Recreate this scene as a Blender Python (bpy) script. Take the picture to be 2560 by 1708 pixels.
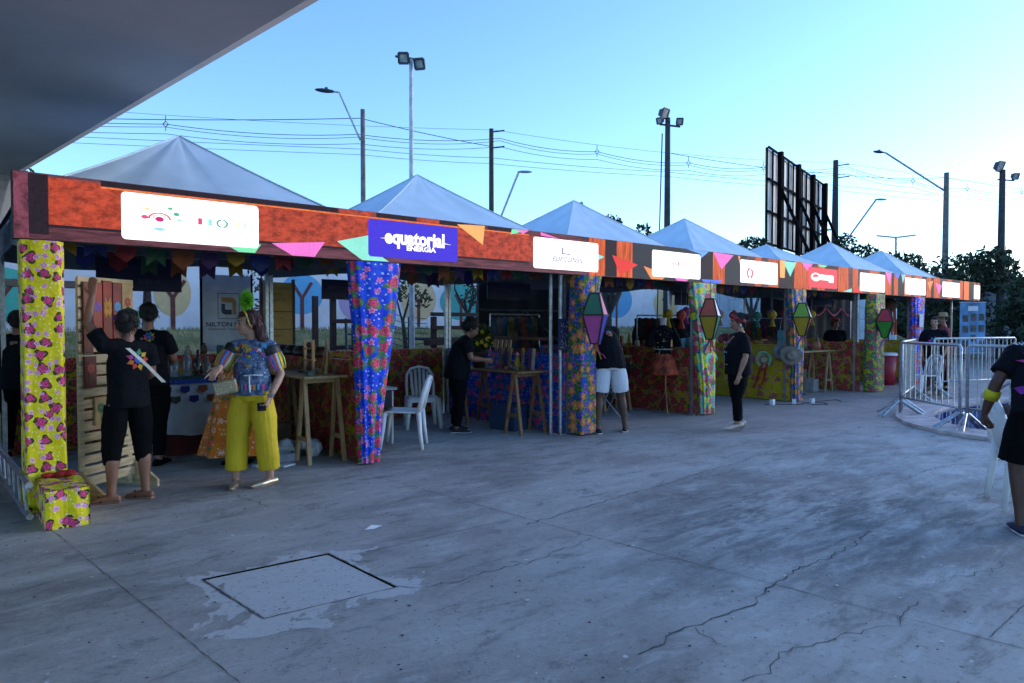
import bpy, bmesh, math, random
import numpy as np
from mathutils import Vector, Matrix, noise
from mathutils.geometry import tessellate_polygon
from mathutils.bvhtree import BVHTree
R = math.radians
random.seed(7); rng = np.random.default_rng(11)
for o in list(bpy.data.objects): bpy.data.objects.remove(o)
SC = bpy.context.scene; COL = SC.collection

# ------------------------------------------------------------------ camera
cam = bpy.data.cameras.new('camera'); camo = bpy.data.objects.new('camera', cam); COL.objects.link(camo)
cam.lens = 24.05; cam.sensor_width = 36; cam.clip_end = 900; cam.clip_start = 0.05
camo.location = (-0.52, -6.49, 1.5)
camo.rotation_euler = (R(90 - 1.48), 0, R(-39.976)); SC.camera = camo
# ------------------------------------------------------------------ sky and sun (just after sunset, glow to the right)
SUN_AZ, SUN_EL = R(110), R(10)
w = bpy.data.worlds.new('World'); SC.world = w; w.use_nodes = True
nt = w.node_tree; bg = nt.nodes['Background']
sky = nt.nodes.new('ShaderNodeTexSky'); sky.sky_type = 'NISHITA'; sky.sun_disc = False
sky.sun_elevation = SUN_EL; sky.sun_rotation = SUN_AZ; sky.air_density = 1.0; sky.dust_density = 0.5; sky.ozone_density = 3.0
tint = nt.nodes.new('ShaderNodeMix'); tint.data_type = 'RGBA'; tint.blend_type = 'MULTIPLY'; tint.inputs[0].default_value = 1
tint.inputs[7].default_value = (0.83, 0.95, 1.15, 1)
nt.links.new(sky.outputs[0], tint.inputs[6]); nt.links.new(tint.outputs[2], bg.inputs[0])
bg.inputs[1].default_value = 0.15
sl = bpy.data.lights.new('sun', 'SUN'); sl.energy = 0.25; sl.angle = R(25); sl.color = (1.0, 0.84, 0.72)
so = bpy.data.objects.new('sun', sl); COL.objects.link(so); so.location = (40, -10, 20)
sd = Vector((math.sin(SUN_AZ) * math.cos(R(9)), math.cos(SUN_AZ) * math.cos(R(9)), math.sin(R(9))))
so.rotation_euler = sd.to_track_quat('Z', 'Y').to_euler()
SC.view_settings.view_transform = 'Standard'; SC.view_settings.look = 'None'; SC.view_settings.gamma = 1
SC.view_settings.exposure = 1.65
SC.render.engine = 'CYCLES'; SC.cycles.max_bounces = 5; SC.cycles.adaptive_threshold = .02; SC.cycles.diffuse_bounces = 1; SC.cycles.glossy_bounces = 3

# ------------------------------------------------------------------ node helpers
class S:
    """tiny arithmetic wrapper round node sockets"""
    def __init__(s, nt, k): s.nt, s.k = nt, k
    def _m(s, op, *a, clamp=False):
        n = s.nt.nodes.new('ShaderNodeMath'); n.operation = op; n.use_clamp = clamp
        for i, v in enumerate((s,) + a):
            if isinstance(v, S): s.nt.links.new(v.k, n.inputs[i])
            else: n.inputs[i].default_value = v
        return S(s.nt, n.outputs[0])
    def __add__(s, o): return s._m('ADD', o)
    def __sub__(s, o): return s._m('SUBTRACT', o)
    def __mul__(s, o): return s._m('MULTIPLY', o)
    def __truediv__(s, o): return s._m('DIVIDE', o)
    def lt(s, o): return s._m('LESS_THAN', o)
    def gt(s, o): return s._m('GREATER_THAN', o)
    def sin(s): return s._m('SINE')
    def step(s, a, b):
        n = s.nt.nodes.new('ShaderNodeMapRange'); n.interpolation_type = 'SMOOTHSTEP'
        s.nt.links.new(s.k, n.inputs[0]); n.inputs[1].default_value = a; n.inputs[2].default_value = b
        return S(s.nt, n.outputs[0])
def c4(c): return (c[0], c[1], c[2], 1)
def newmat(name):
    m = bpy.data.materials.new(name); m.use_nodes = True
    return m, m.node_tree, m.node_tree.nodes['Principled BSDF']
def tex(nt, kind, vec, **kw):
    n = nt.nodes.new(kind)
    if vec is not None: nt.links.new(vec, n.inputs['Vector'])
    for k, v in kw.items():
        if k in n.inputs: n.inputs[k].default_value = v
        else: setattr(n, k, v)
    return n
def coord(nt, what='Object'): return nt.nodes.new('ShaderNodeTexCoord').outputs[what]
def scaled(nt, vec, sc, loc=(0, 0, 0), rot=(0, 0, 0)):
    n = nt.nodes.new('ShaderNodeMapping'); nt.links.new(vec, n.inputs[0])
    n.inputs['Scale'].default_value = sc; n.inputs['Location'].default_value = loc; n.inputs['Rotation'].default_value = rot
    return n.outputs[0]
def mixc(nt, f, a, b, mode='MIX'):
    n = nt.nodes.new('ShaderNodeMix'); n.data_type = 'RGBA'; n.blend_type = mode
    for i, v in ((0, f), (6, a), (7, b)):
        if isinstance(v, S): nt.links.new(v.k, n.inputs[i])
        elif hasattr(v, 'is_output'): nt.links.new(v, n.inputs[i])
        else: n.inputs[i].default_value = v if i == 0 else c4(v)
    return n.outputs[2]
def bump(nt, bsdf, h, strength=0.3, dist=0.01):
    b = nt.nodes.new('ShaderNodeBump'); b.inputs['Strength'].default_value = strength; b.inputs['Distance'].default_value = dist
    nt.links.new(h, b.inputs['Height']); nt.links.new(b.outputs[0], bsdf.inputs['Normal'])
MC = {}
def M(name, col, rough=0.6, metal=0, var=0.25, scale=8, bmp=0.0, em=0, stretch=(1, 1, 1), sss=0, trans=0, coat=0, spec=.5):
    if name in MC: return MC[name]
    m, nt, b = newmat(name); MC[name] = m
    n = tex(nt, 'ShaderNodeTexNoise', scaled(nt, coord(nt), stretch), Scale=scale, Detail=5)
    dark = [c * (1 - var) for c in col]; lite = [min(1, c * (1 + var * .7)) for c in col]
    f = S(nt, n.outputs[0]).step(.3, .7)
    k = mixc(nt, f, dark, lite); nt.links.new(k, b.inputs['Base Color'])
    b.inputs['Roughness'].default_value = rough; b.inputs['Metallic'].default_value = metal; b.inputs['Specular IOR Level'].default_value = spec
    if bmp: bump(nt, b, n.outputs[0], bmp)
    if em: nt.links.new(k, b.inputs['Emission Color']); b.inputs['Emission Strength'].default_value = em
    if sss: b.inputs['Subsurface Weight'].default_value = sss; b.inputs['Subsurface Radius'].default_value = (.01, .004, .002)
    if trans: b.inputs['Transmission Weight'].default_value = trans
    if coat: b.inputs['Coat Weight'].default_value = coat
    return m
def flower_layer(nt, uv, scale, r, petals, thr, rand=.75, off=(0, 0, 0)):
    """flowers scattered on the cloth: returns (mask, radial position 0..1, cell random)"""
    v0 = scaled(nt, uv, (1, 1, 1), off)
    wob = tex(nt, 'ShaderNodeTexNoise', v0, Scale=35, Detail=2)
    add = nt.nodes.new('ShaderNodeVectorMath'); add.operation = 'MULTIPLY_ADD'
    nt.links.new(wob.outputs['Color'], add.inputs[0]); add.inputs[1].default_value = (.02, .02, 0); nt.links.new(v0, add.inputs[2])
    vo = nt.nodes.new('ShaderNodeTexVoronoi'); vo.voronoi_dimensions = '2D'; vo.inputs['Scale'].default_value = scale
    vo.inputs['Randomness'].default_value = rand; nt.links.new(add.outputs[0], vo.inputs['Vector'])
    sub = nt.nodes.new('ShaderNodeVectorMath'); sub.operation = 'SUBTRACT'
    nt.links.new(add.outputs[0], sub.inputs[0]); nt.links.new(vo.outputs['Position'], sub.inputs[1])
    sp = nt.nodes.new('ShaderNodeSeparateXYZ'); nt.links.new(sub.outputs[0], sp.inputs[0])
    x, y = S(nt, sp.outputs[0]), S(nt, sp.outputs[1])
    sc = nt.nodes.new('ShaderNodeSeparateColor'); nt.links.new(vo.outputs['Color'], sc.inputs[0])
    rnd, rnd2 = S(nt, sc.outputs[0]), S(nt, sc.outputs[1])
    ang = y._m('ARCTAN2', x)
    d = (x * x + y * y)._m('SQRT')
    rad = ((ang * petals + rnd * 6.28).sin() * .2 + .8) * r * (rnd2 * .5 + .6)
    t = d / rad
    return t.lt(1) * rnd2.gt(thr), t, rnd
def cloth(name, base, base2, flowers, leaf, small, scale=7, r=.055, thr=.15, spots=(.9, .9, .8), rough=.55, leafr=1.55, bscale=9, petals=5, centre=None):
    """printed cotton: blotched ground, leaves, big flowers, small blossoms"""
    if name in MC: return MC[name]
    m, nt, b = newmat(name); MC[name] = m
    uv = coord(nt, 'UV')
    bn = tex(nt, 'ShaderNodeTexNoise', uv, Scale=bscale, Detail=1)
    k = mixc(nt, S(nt, bn.outputs[0]).step(.47, .53), base, base2)
    if spots:
        m1, t1, _ = flower_layer(nt, uv, scale * 3.1, r * .18, 3, .35, off=(3.3, 1.7, 0)); k = mixc(nt, m1, k, spots)
    ml, tl, rl = flower_layer(nt, uv, scale, r * leafr, 3, thr); k = mixc(nt, ml * .95, k, mixc(nt, (tl * 9).sin().gt(.2) * .6, leaf, [c * .45 for c in leaf]))
    m2, t2, r2 = flower_layer(nt, uv, scale * 1.45, r * .62, petals, .3, off=(1.27, .71, 0))
    k = mixc(nt, m2, k, mixc(nt, (t2 * 7 + r2 * 3).sin() * .5 + .5, small, [min(1, c * 1.7 + .12) for c in small]))
    m3, t3, r3 = flower_layer(nt, uv, scale, r, petals, thr)
    fcol = mixc(nt, ((t3 * 11 + r3 * 5).sin() * .5 + .5) * .75, flowers, [min(1, c * 1.6 + .1) for c in flowers])
    if centre: fcol = mixc(nt, t3.lt(.45), fcol, mixc(nt, (t3 * 22).sin() * .5 + .5, centre, [c * .55 for c in centre]))
    k = mixc(nt, m3, k, fcol)
    wr = tex(nt, 'ShaderNodeTexNoise', uv, Scale=5, Detail=4); bump(nt, b, wr.outputs[0], .8, .05)
    nt.links.new(k, b.inputs['Base Color']); b.inputs['Roughness'].default_value = rough
    b.inputs['Specular IOR Level'].default_value = .25
    return m

# ------------------------------------------------------------------ mesh helpers
class MB:
    def __init__(s): s.v, s.f, s.m, s.uv = [], [], [], {}
    def add(s, vs, fs, mi=0):
        o = len(s.v); s.v += [tuple(v) for v in vs]
        for f in fs: s.f.append(tuple(i + o for i in f)); s.m.append(mi)
    def box(s, c, d, rz=0, mi=0, rot=None):
        M4 = rot if rot is not None else Matrix.Rotation(rz, 3, 'Z')
        vs = [Vector(c) + M4 @ Vector((x * d[0] / 2, y * d[1] / 2, z * d[2] / 2)) for x in (-1, 1) for y in (-1, 1) for z in (-1, 1)]
        s.add(vs, [(0, 1, 3, 2), (4, 6, 7, 5), (0, 4, 5, 1), (2, 3, 7, 6), (0, 2, 6, 4), (1, 5, 7, 3)], mi)
    def beam(s, a, b, w, h=None, mi=0, up=(0, 0, 1)):
        a, b = Vector(a), Vector(b); h = h or w; t = (b - a).normalized(); u = Vector(up)
        if abs(t.dot(u)) > .98: u = Vector((0, 1, 0))
        x = t.cross(u).normalized(); y = x.cross(t).normalized()
        vs = [p + x * sx * w / 2 + y * sy * h / 2 for p in (a, b) for sx, sy in ((-1, -1), (1, -1), (1, 1), (-1, 1))]
        s.add(vs, [(3, 2, 1, 0), (4, 5, 6, 7), (0, 1, 5, 4), (1, 2, 6, 5), (2, 3, 7, 6), (3, 0, 4, 7)], mi)
    def tube(s, pts, r, n=8, mi=0, ref=None, cap=True, round=False):
        """tube through pts; r = number, list, or list of (rx, ry); ref = direction of rx"""
        P = [Vector(p) for p in pts]; k = len(P)
        rr = [r] * k if not isinstance(r, (list, tuple)) else list(r)
        rr = [(q, q) if not isinstance(q, (list, tuple)) else q for q in rr]
        if round:
            t0 = (P[0] - P[1]).normalized(); t1 = (P[-1] - P[-2]).normalized()
            m0, m1 = min(rr[0]), min(rr[-1])
            P = [P[0] + t0 * m0 * .85, P[0] + t0 * m0 * .5] + P + [P[-1] + t1 * m1 * .5, P[-1] + t1 * m1 * .85]
            rr = [(rr[0][0] * .45, rr[0][1] * .45), (rr[0][0] * .85, rr[0][1] * .85)] + rr + [(rr[-1][0] * .85, rr[-1][1] * .85), (rr[-1][0] * .45, rr[-1][1] * .45)]
            k = len(P)
        vs = []; u = Vector(ref) if ref else None
        for i in range(k):
            t = (P[min(i + 1, k - 1)] - P[max(i - 1, 0)]).normalized()
            if u is None:
                u = Vector((0, 0, 1)) if abs(t.z) < .9 else Vector((1, 0, 0))
            x = (u - t * u.dot(t))
            x = x.normalized() if x.length > 1e-5 else Vector((1, 0, 0))
            if ref is None: u = x
            y = t.cross(x)
            for j in range(n):
                a = 2 * math.pi * j / n; vs.append(P[i] + x * rr[i][0] * math.cos(a) + y * rr[i][1] * math.sin(a))
        fs = [(i * n + j, i * n + (j + 1) % n, (i + 1) * n + (j + 1) % n, (i + 1) * n + j) for i in range(k - 1) for j in range(n)]
        if cap: fs += [tuple(range(n - 1, -1, -1)), tuple(range((k - 1) * n, k * n))]
        s.add(vs, fs, mi)
    def ball(s, c, r, seg=14, ring=9, mi=0, rot=None):
        r = (r, r, r) if not isinstance(r, (tuple, list)) else r
        vs = []; c = Vector(c)
        for i in range(ring + 1):
            th = math.pi * (i + .02 * (i == 0) - .02 * (i == ring)) / ring
            for j in range(seg):
                ph = 2 * math.pi * j / seg
                p = Vector((r[0] * math.sin(th) * math.cos(ph), r[1] * math.sin(th) * math.sin(ph), r[2] * math.cos(th)))
                vs.append(c + (rot @ p if rot is not None else p))
        fs = [(i * seg + j, (i + 1) * seg + j, (i + 1) * seg + (j + 1) % seg, i * seg + (j + 1) % seg) for i in range(ring) for j in range(seg)]
        fs += [tuple(range(seg)), tuple(range((ring + 1) * seg - 1, ring * seg - 1, -1))]
        s.add(vs, fs, mi)
    def lathe(s, prof, c=(0, 0, 0), n=20, mi=0, wob=None):
        vs = []; c = Vector(c); k = len(prof)
        for (r, z) in prof:
            for j in range(n):
                a = 2 * math.pi * j / n; q = r * (wob(a, z) if wob else 1)
                vs.append(c + Vector((q * math.cos(a), q * math.sin(a), z)))
        s.add(vs, [(i * n + j, i * n + (j + 1) % n, (i + 1) * n + (j + 1) % n, (i + 1) * n + j) for i in range(k - 1) for j in range(n)], mi)
    def grid(s, fn, nu, nv, mi=0, closed=False):
        vs = [fn(i / nu, j / nv) for i in range(nu + 1) for j in range(nv + 1)]
        s.add(vs, [(i * (nv + 1) + j, (i + 1) * (nv + 1) + j, (i + 1) * (nv + 1) + j + 1, i * (nv + 1) + j + 1) for i in range(nu) for j in range(nv)], mi)
    def prism(s, poly, z0, z1, mi=0):
        n = len(poly); vs = [(x, y, z0) for x, y in poly] + [(x, y, z1) for x, y in poly]
        s.add(vs, [tuple(range(n - 1, -1, -1)), tuple(range(n, 2 * n))] + [(i, (i + 1) % n, n + (i + 1) % n, n + i) for i in range(n)], mi)
    def mesh(s, name):
        me = bpy.data.meshes.new(name); me.from_pydata(s.v, [], s.f); me.polygons.foreach_set('material_index', s.m); me.update()
        return me
def boxuv(me):
    uvl = me.uv_layers.new(name='UVMap').data
    for p in me.polygons:
        n = p.normal; a = max(range(3), key=lambda i: abs(n[i]))
        for li in p.loop_indices:
            c = me.vertices[me.loops[li].vertex_index].co
            uvl[li].uv = (c.y, c.z) if a == 0 else (c.x, c.z) if a == 1 else (c.x, c.y)
def link(name, me, mats, parent=None, loc=(0, 0, 0), rz=0, smooth=False, bev=0, uv=True):
    o = bpy.data.objects.new(name, me); COL.objects.link(o)
    if not me.materials:
        for m in (mats if isinstance(mats, (list, tuple)) else [mats]): me.materials.append(m)
    if parent: o.parent = parent
    o.location = loc; o.rotation_euler = (0, 0, rz)
    if smooth: me.polygons.foreach_set('use_smooth', [True] * len(me.polygons))
    if bev:
        b = o.modifiers.new('bevel', 'BEVEL'); b.width = bev; b.segments = 2; b.limit_method = 'ANGLE'
    if uv and not me.uv_layers: boxuv(me)
    return o
def put(name, mb, mats, parent=None, **k): return link(name, mb.mesh(name), mats, parent, **k)
def tag(o, label, cat, group=None, kind=None):
    if label: o['label'] = label
    if cat: o['category'] = cat
    if group: o['group'] = group
    if kind: o['kind'] = kind
    return o
def thing(name, label, cat, loc=(0, 0, 0), rz=0, group=None):
    o = bpy.data.objects.new(name, None); COL.objects.link(o); o.empty_display_size = .1
    o.location = loc; o.rotation_euler = (0, 0, rz); return tag(o, label, cat, group)
def dup(root, label, loc, rz=0, group=None):
    def rec(o, par):
        c = o.copy(); COL.objects.link(c); c.parent = par
        for ch in list(o.children): rec(ch, c)
        return c
    r = rec(root, None); r.location = loc; r.rotation_euler = (0, 0, rz); r['label'] = label
    if group: r['group'] = group
    return r
def quad(name, pts, mat, parent=None, **k):
    mb = MB(); mb.add(pts, [tuple(range(len(pts)))]); return put(name, mb, mat, parent, **k)
def textmesh(name, body, size, mat, parent, Mx, off=0, sx=1, align='CENTER', ext=.0, shear=0):
    cu = bpy.data.curves.new(name, 'FONT'); cu.body = body; cu.size = size; cu.align_x = align; cu.align_y = 'CENTER'
    cu.offset = off; cu.extrude = ext; cu.shear = shear; cu.resolution_u = 3
    t = bpy.data.objects.new(name, cu); COL.objects.link(t)
    bpy.context.view_layer.update()
    me = bpy.data.meshes.new_from_object(t.evaluated_get(bpy.context.evaluated_depsgraph_get()))
    bpy.data.objects.remove(t); me.materials.clear(); me.materials.append(mat)
    me.transform(Mx @ Matrix.Diagonal((sx, 1, 1, 1)))
    o = bpy.data.objects.new(name, me); COL.objects.link(o); o.parent = parent; return o
def frontM(x, y, z): return Matrix.Translation((x, y, z)) @ Matrix.Rotation(R(90), 4, 'X')   # reads from -Y
def leaves(n, centres, size, seed=0, droop=.3):
    """n small folded leaves spread through ellipsoids (c, r)"""
    g = np.random.default_rng(seed); V = []; F = []
    wts = np.array([r[0] * r[1] * r[2] for c, r in centres]) ** .67; wts /= wts.sum()
    idx = g.choice(len(centres), n, p=wts)
    d = g.normal(size=(n, 3)); d /= np.linalg.norm(d, axis=1)[:, None]
    rad = g.uniform(.35, 1, n) ** .5
    C = np.array([c for c, r in centres])[idx]; RR = np.array([r for c, r in centres])[idx]
    P = C + d * RR * rad[:, None]
    a = g.normal(size=(n, 3)); a[:, 2] -= droop; a /= np.linalg.norm(a, axis=1)[:, None]
    b = np.cross(a, g.normal(size=(n, 3))); b /= np.linalg.norm(b, axis=1)[:, None]
    nn = np.cross(a, b); sz = size * g.uniform(.6, 1.3, n)[:, None]
    q = np.stack([P - a * sz * .9, P + b * sz * .42 + nn * sz * .15, P + a * sz, P - b * sz * .42 + nn * sz * .15], 1).reshape(-1, 3)
    f = np.arange(4 * n).reshape(n, 4)
    mb = MB(); mb.v = q.tolist(); mb.f = [tuple(x) for x in f.tolist()]; mb.m = [0] * n
    return mb
def remesh(mb, voxel, it=4, fac=.5, nz=0, nsc=14, name='body', dec=0):
    me = mb.mesh(name); t = bpy.data.objects.new('tmp', me); COL.objects.link(t)
    r = t.modifiers.new('r', 'REMESH'); r.mode = 'VOXEL'; r.voxel_size = voxel
    s = t.modifiers.new('s', 'SMOOTH'); s.factor = fac; s.iterations = it
    bpy.context.view_layer.update()
    out = bpy.data.meshes.new_from_object(t.evaluated_get(bpy.context.evaluated_depsgraph_get()))
    bpy.data.objects.remove(t); bpy.data.meshes.remove(me); out.name = name; out.materials.clear()
    if nz:
        ns = [v.normal.copy() for v in out.vertices]
        for v, n in zip(out.vertices, ns):
            q = v.co * nsc; v.co += n * (noise.noise(Vector((q.x, q.y, q.z * .32))) * nz + noise.noise(q * 2.3) * nz * .35)
    return out
EXPO = 2 ** SC.view_settings.exposure
def E(name, col, strength=1.0, var=.15, scale=30, stretch=(1, 1, 1)):
    """self-lit LED colour; value given as it should show on the photograph"""
    if name in MC: return MC[name]
    m, nt, b = newmat(name); MC[name] = m
    n = tex(nt, 'ShaderNodeTexNoise', scaled(nt, coord(nt), stretch), Scale=scale, Detail=6, Roughness=.7)
    g = tex(nt, 'ShaderNodeTexVoronoi', scaled(nt, coord(nt), (70, 1, 70)), Scale=1.0, Randomness=0.0)
    px = S(nt, g.outputs[0]).step(.75, .1) * .35 + .72
    f = S(nt, n.outputs[0]).step(.3, .68)
    k = mixc(nt, f, [c * (1 - var) for c in col], [c * (1 + var * .5) for c in col])
    nt.links.new(k, b.inputs['Emission Color']); nt.links.new((px * (strength / EXPO)).k, b.inputs['Emission Strength'])
    b.inputs['Base Color'].default_value = (.012, .012, .014, 1); b.inputs['Roughness'].default_value = .6; b.inputs['Specular IOR Level'].default_value = .12
    if strength < 2 and name not in ('led orange', 'led white', 'led royal blue', 'led orange boards'): m.cycles.emission_sampling = 'NONE'
    return m
# ------------------------------------------------------------------ ground
COVER = [(0.64, -2.27), (1.41, -2.32), (1.46, -3.11), (0.72, -3.04)]
PC, PA, PB = Vector((14.2, -4.6)), 4.55, 2.75      # pool: centre and outer half axes, turned a little
def ell(k, n=40, rot=R(-14)):
    out = []
    for i in range(n):
        a = 2 * math.pi * i / n; x, y = PA * k * math.cos(a), (PB * k + (k - 1) * 1.2) * math.sin(a)
        out.append((PC.x + x * math.cos(rot) - y * math.sin(rot), PC.y + x * math.sin(rot) + y * math.cos(rot)))
    return out
def concrete():
    m, nt, b = newmat('worn concrete'); co = coord(nt)
    N = lambda sc, det, rough, st=(1, 1, 1), off=(0, 0, 0), rot=0, dist=0: S(nt, tex(nt, 'ShaderNodeTexNoise', scaled(nt, co, st, off, (0, 0, rot)), Scale=sc, Detail=det, Roughness=rough, Distortion=dist).outputs[0])
    big = N(.9, 8, .62, (.6, 1, 1), rot=.5); mid = N(2.6, 9, .72, (.8, 1.9, 1), rot=.35, dist=.5); fine = N(22, 6, .75); grain = N(150, 3, .7)
    k = mixc(nt, big.step(.40, .58), (.29, .272, .25), (.45, .425, .395))
    k = mixc(nt, mid.step(.52, .66) * .65, k, (.15, .143, .135)); k = mixc(nt, mid.step(.47, .36) * .5, k, (.58, .57, .55))
    sp = nt.nodes.new('ShaderNodeSeparateXYZ'); nt.links.new(co, sp.inputs[0]); X, Y = S(nt, sp.outputs[0]), S(nt, sp.outputs[1])
    # trampled dark stretch to the right, pinker floor towards the pool
    wear = N(2.0, 9, .74, (.7, 2.8, 1), (3, 1, 0), .25, .4)
    zone = ((X - 4.9) * .36)._m('ABSOLUTE').step(1, .2) * ((Y + 4.0) * .52)._m('ABSOLUTE').step(1, .2)
    k = mixc(nt, zone * wear.step(.40, .60) * .85, k, (.075, .075, .077)); k = mixc(nt, zone * wear.step(.42, .32) * .45, k, (.46, .455, .45))
    k = mixc(nt, (X + Y * .55).step(5.6, 9.0) * (Y + 2.9).step(0, .9) * .5, k, (.44, .345, .32))
    k = mixc(nt, N(.8, 6, .6, off=(5, 2, 0)).step(.50, .60) * .3, k, (.33, .275, .25))
    # smeared cement round the inspection cover
    dx = (X - 1.07)._m('ABSOLUTE'); dy = (Y + 2.68)._m('ABSOLUTE'); d = dx._m('MAXIMUM', dy) - .40
    pn = N(2.4, 9, .62, off=(2.2, .4, 0), dist=.6)
    k = mixc(nt, (pn - d * .8).step(.425, .44) * d.lt(.6) * .85, k, (.64, .625, .61))
    # streaks, grit, pits and gum
    k = mixc(nt, N(5, 8, .7, (.35, 4, 1), (1, 7, 0), .9).step(.60, .72) * .45, k, (.55, .54, .53))
    k = mixc(nt, fine.step(.52, .72) * .6, k, (.105, .10, .097)); k = mixc(nt, fine.step(.46, .30) * .3, k, (.58, .57, .56)); k = mixc(nt, grain.step(.55, .75) * .35, k, (.15, .14, .135))
    for sc_, rad, thr, col in ((6, .075, .80, (.68, .66, .65)), (15, .07, .86, (.62, .6, .58)), (19, .11, .76, (.045, .043, .042)), (9, .09, .9, (.10, .095, .09))):
        dr = tex(nt, 'ShaderNodeTexVoronoi', co, Scale=sc_); sc = nt.nodes.new('ShaderNodeSeparateColor'); nt.links.new(dr.outputs['Color'], sc.inputs[0])
        k = mixc(nt, (S(nt, dr.outputs['Distance']) + fine * .08).lt(rad + .04) * S(nt, sc.outputs[0]).gt(thr) * .8, k, col)
    nt.links.new(k, b.inputs['Base Color'])
    nt.links.new((mid.step(.3, .7) * .3 + .45).k, b.inputs['Roughness'])
    bump(nt, b, (fine * .7 + grain * .3).k, .5, .012)
    return m
CONC = concrete()
outer = [(-300, -300), (400, -300), (400, 400), (-300, 400)]
loops = [[Vector((x, y, 0)) for x, y in l] for l in (outer, COVER, ell(.94))]
tri = tessellate_polygon(loops); flat = [v for l in loops for v in l]
mb = MB(); mb.add(flat, [t for t in tri])
gnd = put('plaza_ground', mb, CONC); gnd['kind'] = 'structure'
bm = bmesh.new(); bm.from_mesh(gnd.data); bmesh.ops.recalc_face_normals(bm, faces=bm.faces)
if sum(f.normal.z for f in bm.faces) < 0: bmesh.ops.reverse_faces(bm, faces=bm.faces)
bm.to_mesh(gnd.data); bm.free()
dark = M('joint grime', (.095, .092, .09), .9, var=.6, scale=6)
cen = Vector((1.06, -2.68))
inn = [tuple(cen + (Vector(p) - cen) * .972) for p in COVER]
mb = MB(); mb.prism(inn, -.12, -.003); cv = put('inspection_cover', mb, CONC, bev=.006)
tag(cv, 'square concrete inspection cover set flush in the plaza floor', 'cover')
mb = MB(); mb.prism([tuple(cen + (Vector(p) - cen) * 1.05) for p in COVER], -.2, -.121); pit = put('cover_pit', mb, dark, gnd)
def strip(name, pts, wd, jag=0, z=.003):
    rr = random.Random(len(pts) * 7 + int(pts[0][0] * 100)); P = []
    for (a, b) in zip(pts, pts[1:]):
        a, b = Vector(a), Vector(b); n = max(1, int((b - a).length / (.045 if jag else 5)))
        for i in range(n): P.append(a.lerp(b, i / n))
    P.append(Vector(pts[-1])); L, Rr = [], []
    for i, p in enumerate(P):
        t = (P[min(i + 1, len(P) - 1)] - P[max(i - 1, 0)]).normalized(); nn = Vector((-t.y, t.x))
        q = p + nn * rr.uniform(-jag, jag) if 0 < i < len(P) - 1 else p
        w_ = wd * (rr.uniform(.35, 1.3) if jag else 1) * .5
        L.append((*(q + nn * w_), z)); Rr.append((*(q - nn * w_), z))
    mb = MB(); n = len(P); mb.add(L + Rr, [(n + i, n + i + 1, i + 1, i) for i in range(n - 1)])
    return put(name, mb, dark, gnd)
for p in ([(.05, -.2), (.29, -2.41), (.42, -3.6), (.7, -6.4)], [(2.62, 1), (2.95, -2.79), (3.14, -4.46), (3.4, -6.4)], [(7.6, .8), (8.11, -1.43), (8.5, -3.3), (9.2, -6.5)]):
    strip('joint', p, .005, .003)
for p in ([(3.3, -5.48), (6.5, -5.47)], [(1.5, -2.45), (2.9, -2.5)]): strip('joint', p, .005, .002, z=.0035)
for p, wd in (([(4.6, -4.4), (4.2, -4.46), (3.97, -4.45), (3.79, -4.47), (3.58, -4.43), (3.29, -4.46), (3.15, -4.47), (2.96, -4.49), (2.84, -4.55), (2.69, -4.54), (2.47, -4.52), (2.32, -4.51), (2.13, -4.47), (2.05, -4.52), (1.89, -4.51)], .016),
              ([(10.14, -2.58), (9.68, -2.19), (8.49, -2.25), (7.51, -2.22), (6.61, -2.34), (5.86, -2.46), (5.41, -2.45), (4.59, -2.54), (3.97, -2.57), (3.2, -2.63), (2.82, -2.68)], .014),
              ([(5.86, -2.46), (5.74, -2.12), (5.57, -1.81), (5.64, -1.43)], .012), ([(2.95, -3.21), (2.62, -3.26), (2.37, -3.28), (2.26, -3.3), (2.22, -3.21)], .009),
              ([(3.5, -5.1), (3.11, -5.14), (2.79, -5.01), (2.62, -4.97), (2.44, -4.94), (2.34, -4.92), (2.3, -4.94), (2.19, -4.97), (2.04, -4.94)], .008),
              ([(2.32, -4.51), (2.28, -4.63), (2.25, -4.72)], .007), ([(1.47, -3.1), (1.58, -3.23), (1.73, -3.25), (1.98, -3.25), (2.24, -3.27)], .009), ([(1.44, -.37), (1.49, -.61), (1.53, -.92)], .012),
              ([(4.61, -5.21), (4.34, -5.2), (4.14, -5.13), (4.0, -5.06)], .008), ([(6.66, -3.9), (7.3, -3.89), (7.77, -3.98)], .014)):
    strip('crack', p, wd * .6, .024)
strip('cover_gap', COVER + COVER[:1], .010, .004, z=.002)
# litter
g = np.random.default_rng(21)
for nm, n_, col, lab in (('white_specks', 170, (.66, .66, .68), 'scattered white specks of paper and gum on the concrete'), ('dark_grit', 420, (.035, .033, .032), 'scattered dark grit and leaf bits on the concrete')):
    mb = MB()
    for i in range(n_):
        x, y = g.uniform(-.2, 7.5), g.uniform(-5.4, -.3); r_ = g.uniform(.004, .012) * (1.4 if nm[0] == 'w' and g.random() < .2 else 1); k_ = 5; a0 = g.uniform(0, 6)
        mb.add([(x + r_ * g.uniform(.6, 1.3) * math.cos(a0 + j * 1.256), y + r_ * g.uniform(.5, 1.2) * math.sin(a0 + j * 1.256), .0045 + .002 * g.random()) for j in range(k_)], [tuple(range(k_))])
    tag(put(nm, mb, M(nm, col, .8), uv=False), lab, 'litter', kind='stuff')
tag(quad('paper_scrap', [(1.82, -2.03, .006), (1.90, -1.99, .02), (1.98, -2.02, .008), (1.89, -2.05, .004)], M('paper white', (.75, .75, .78), .8)), 'crumpled white paper scrap lying on the concrete before the blue curtain', 'paper')
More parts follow.
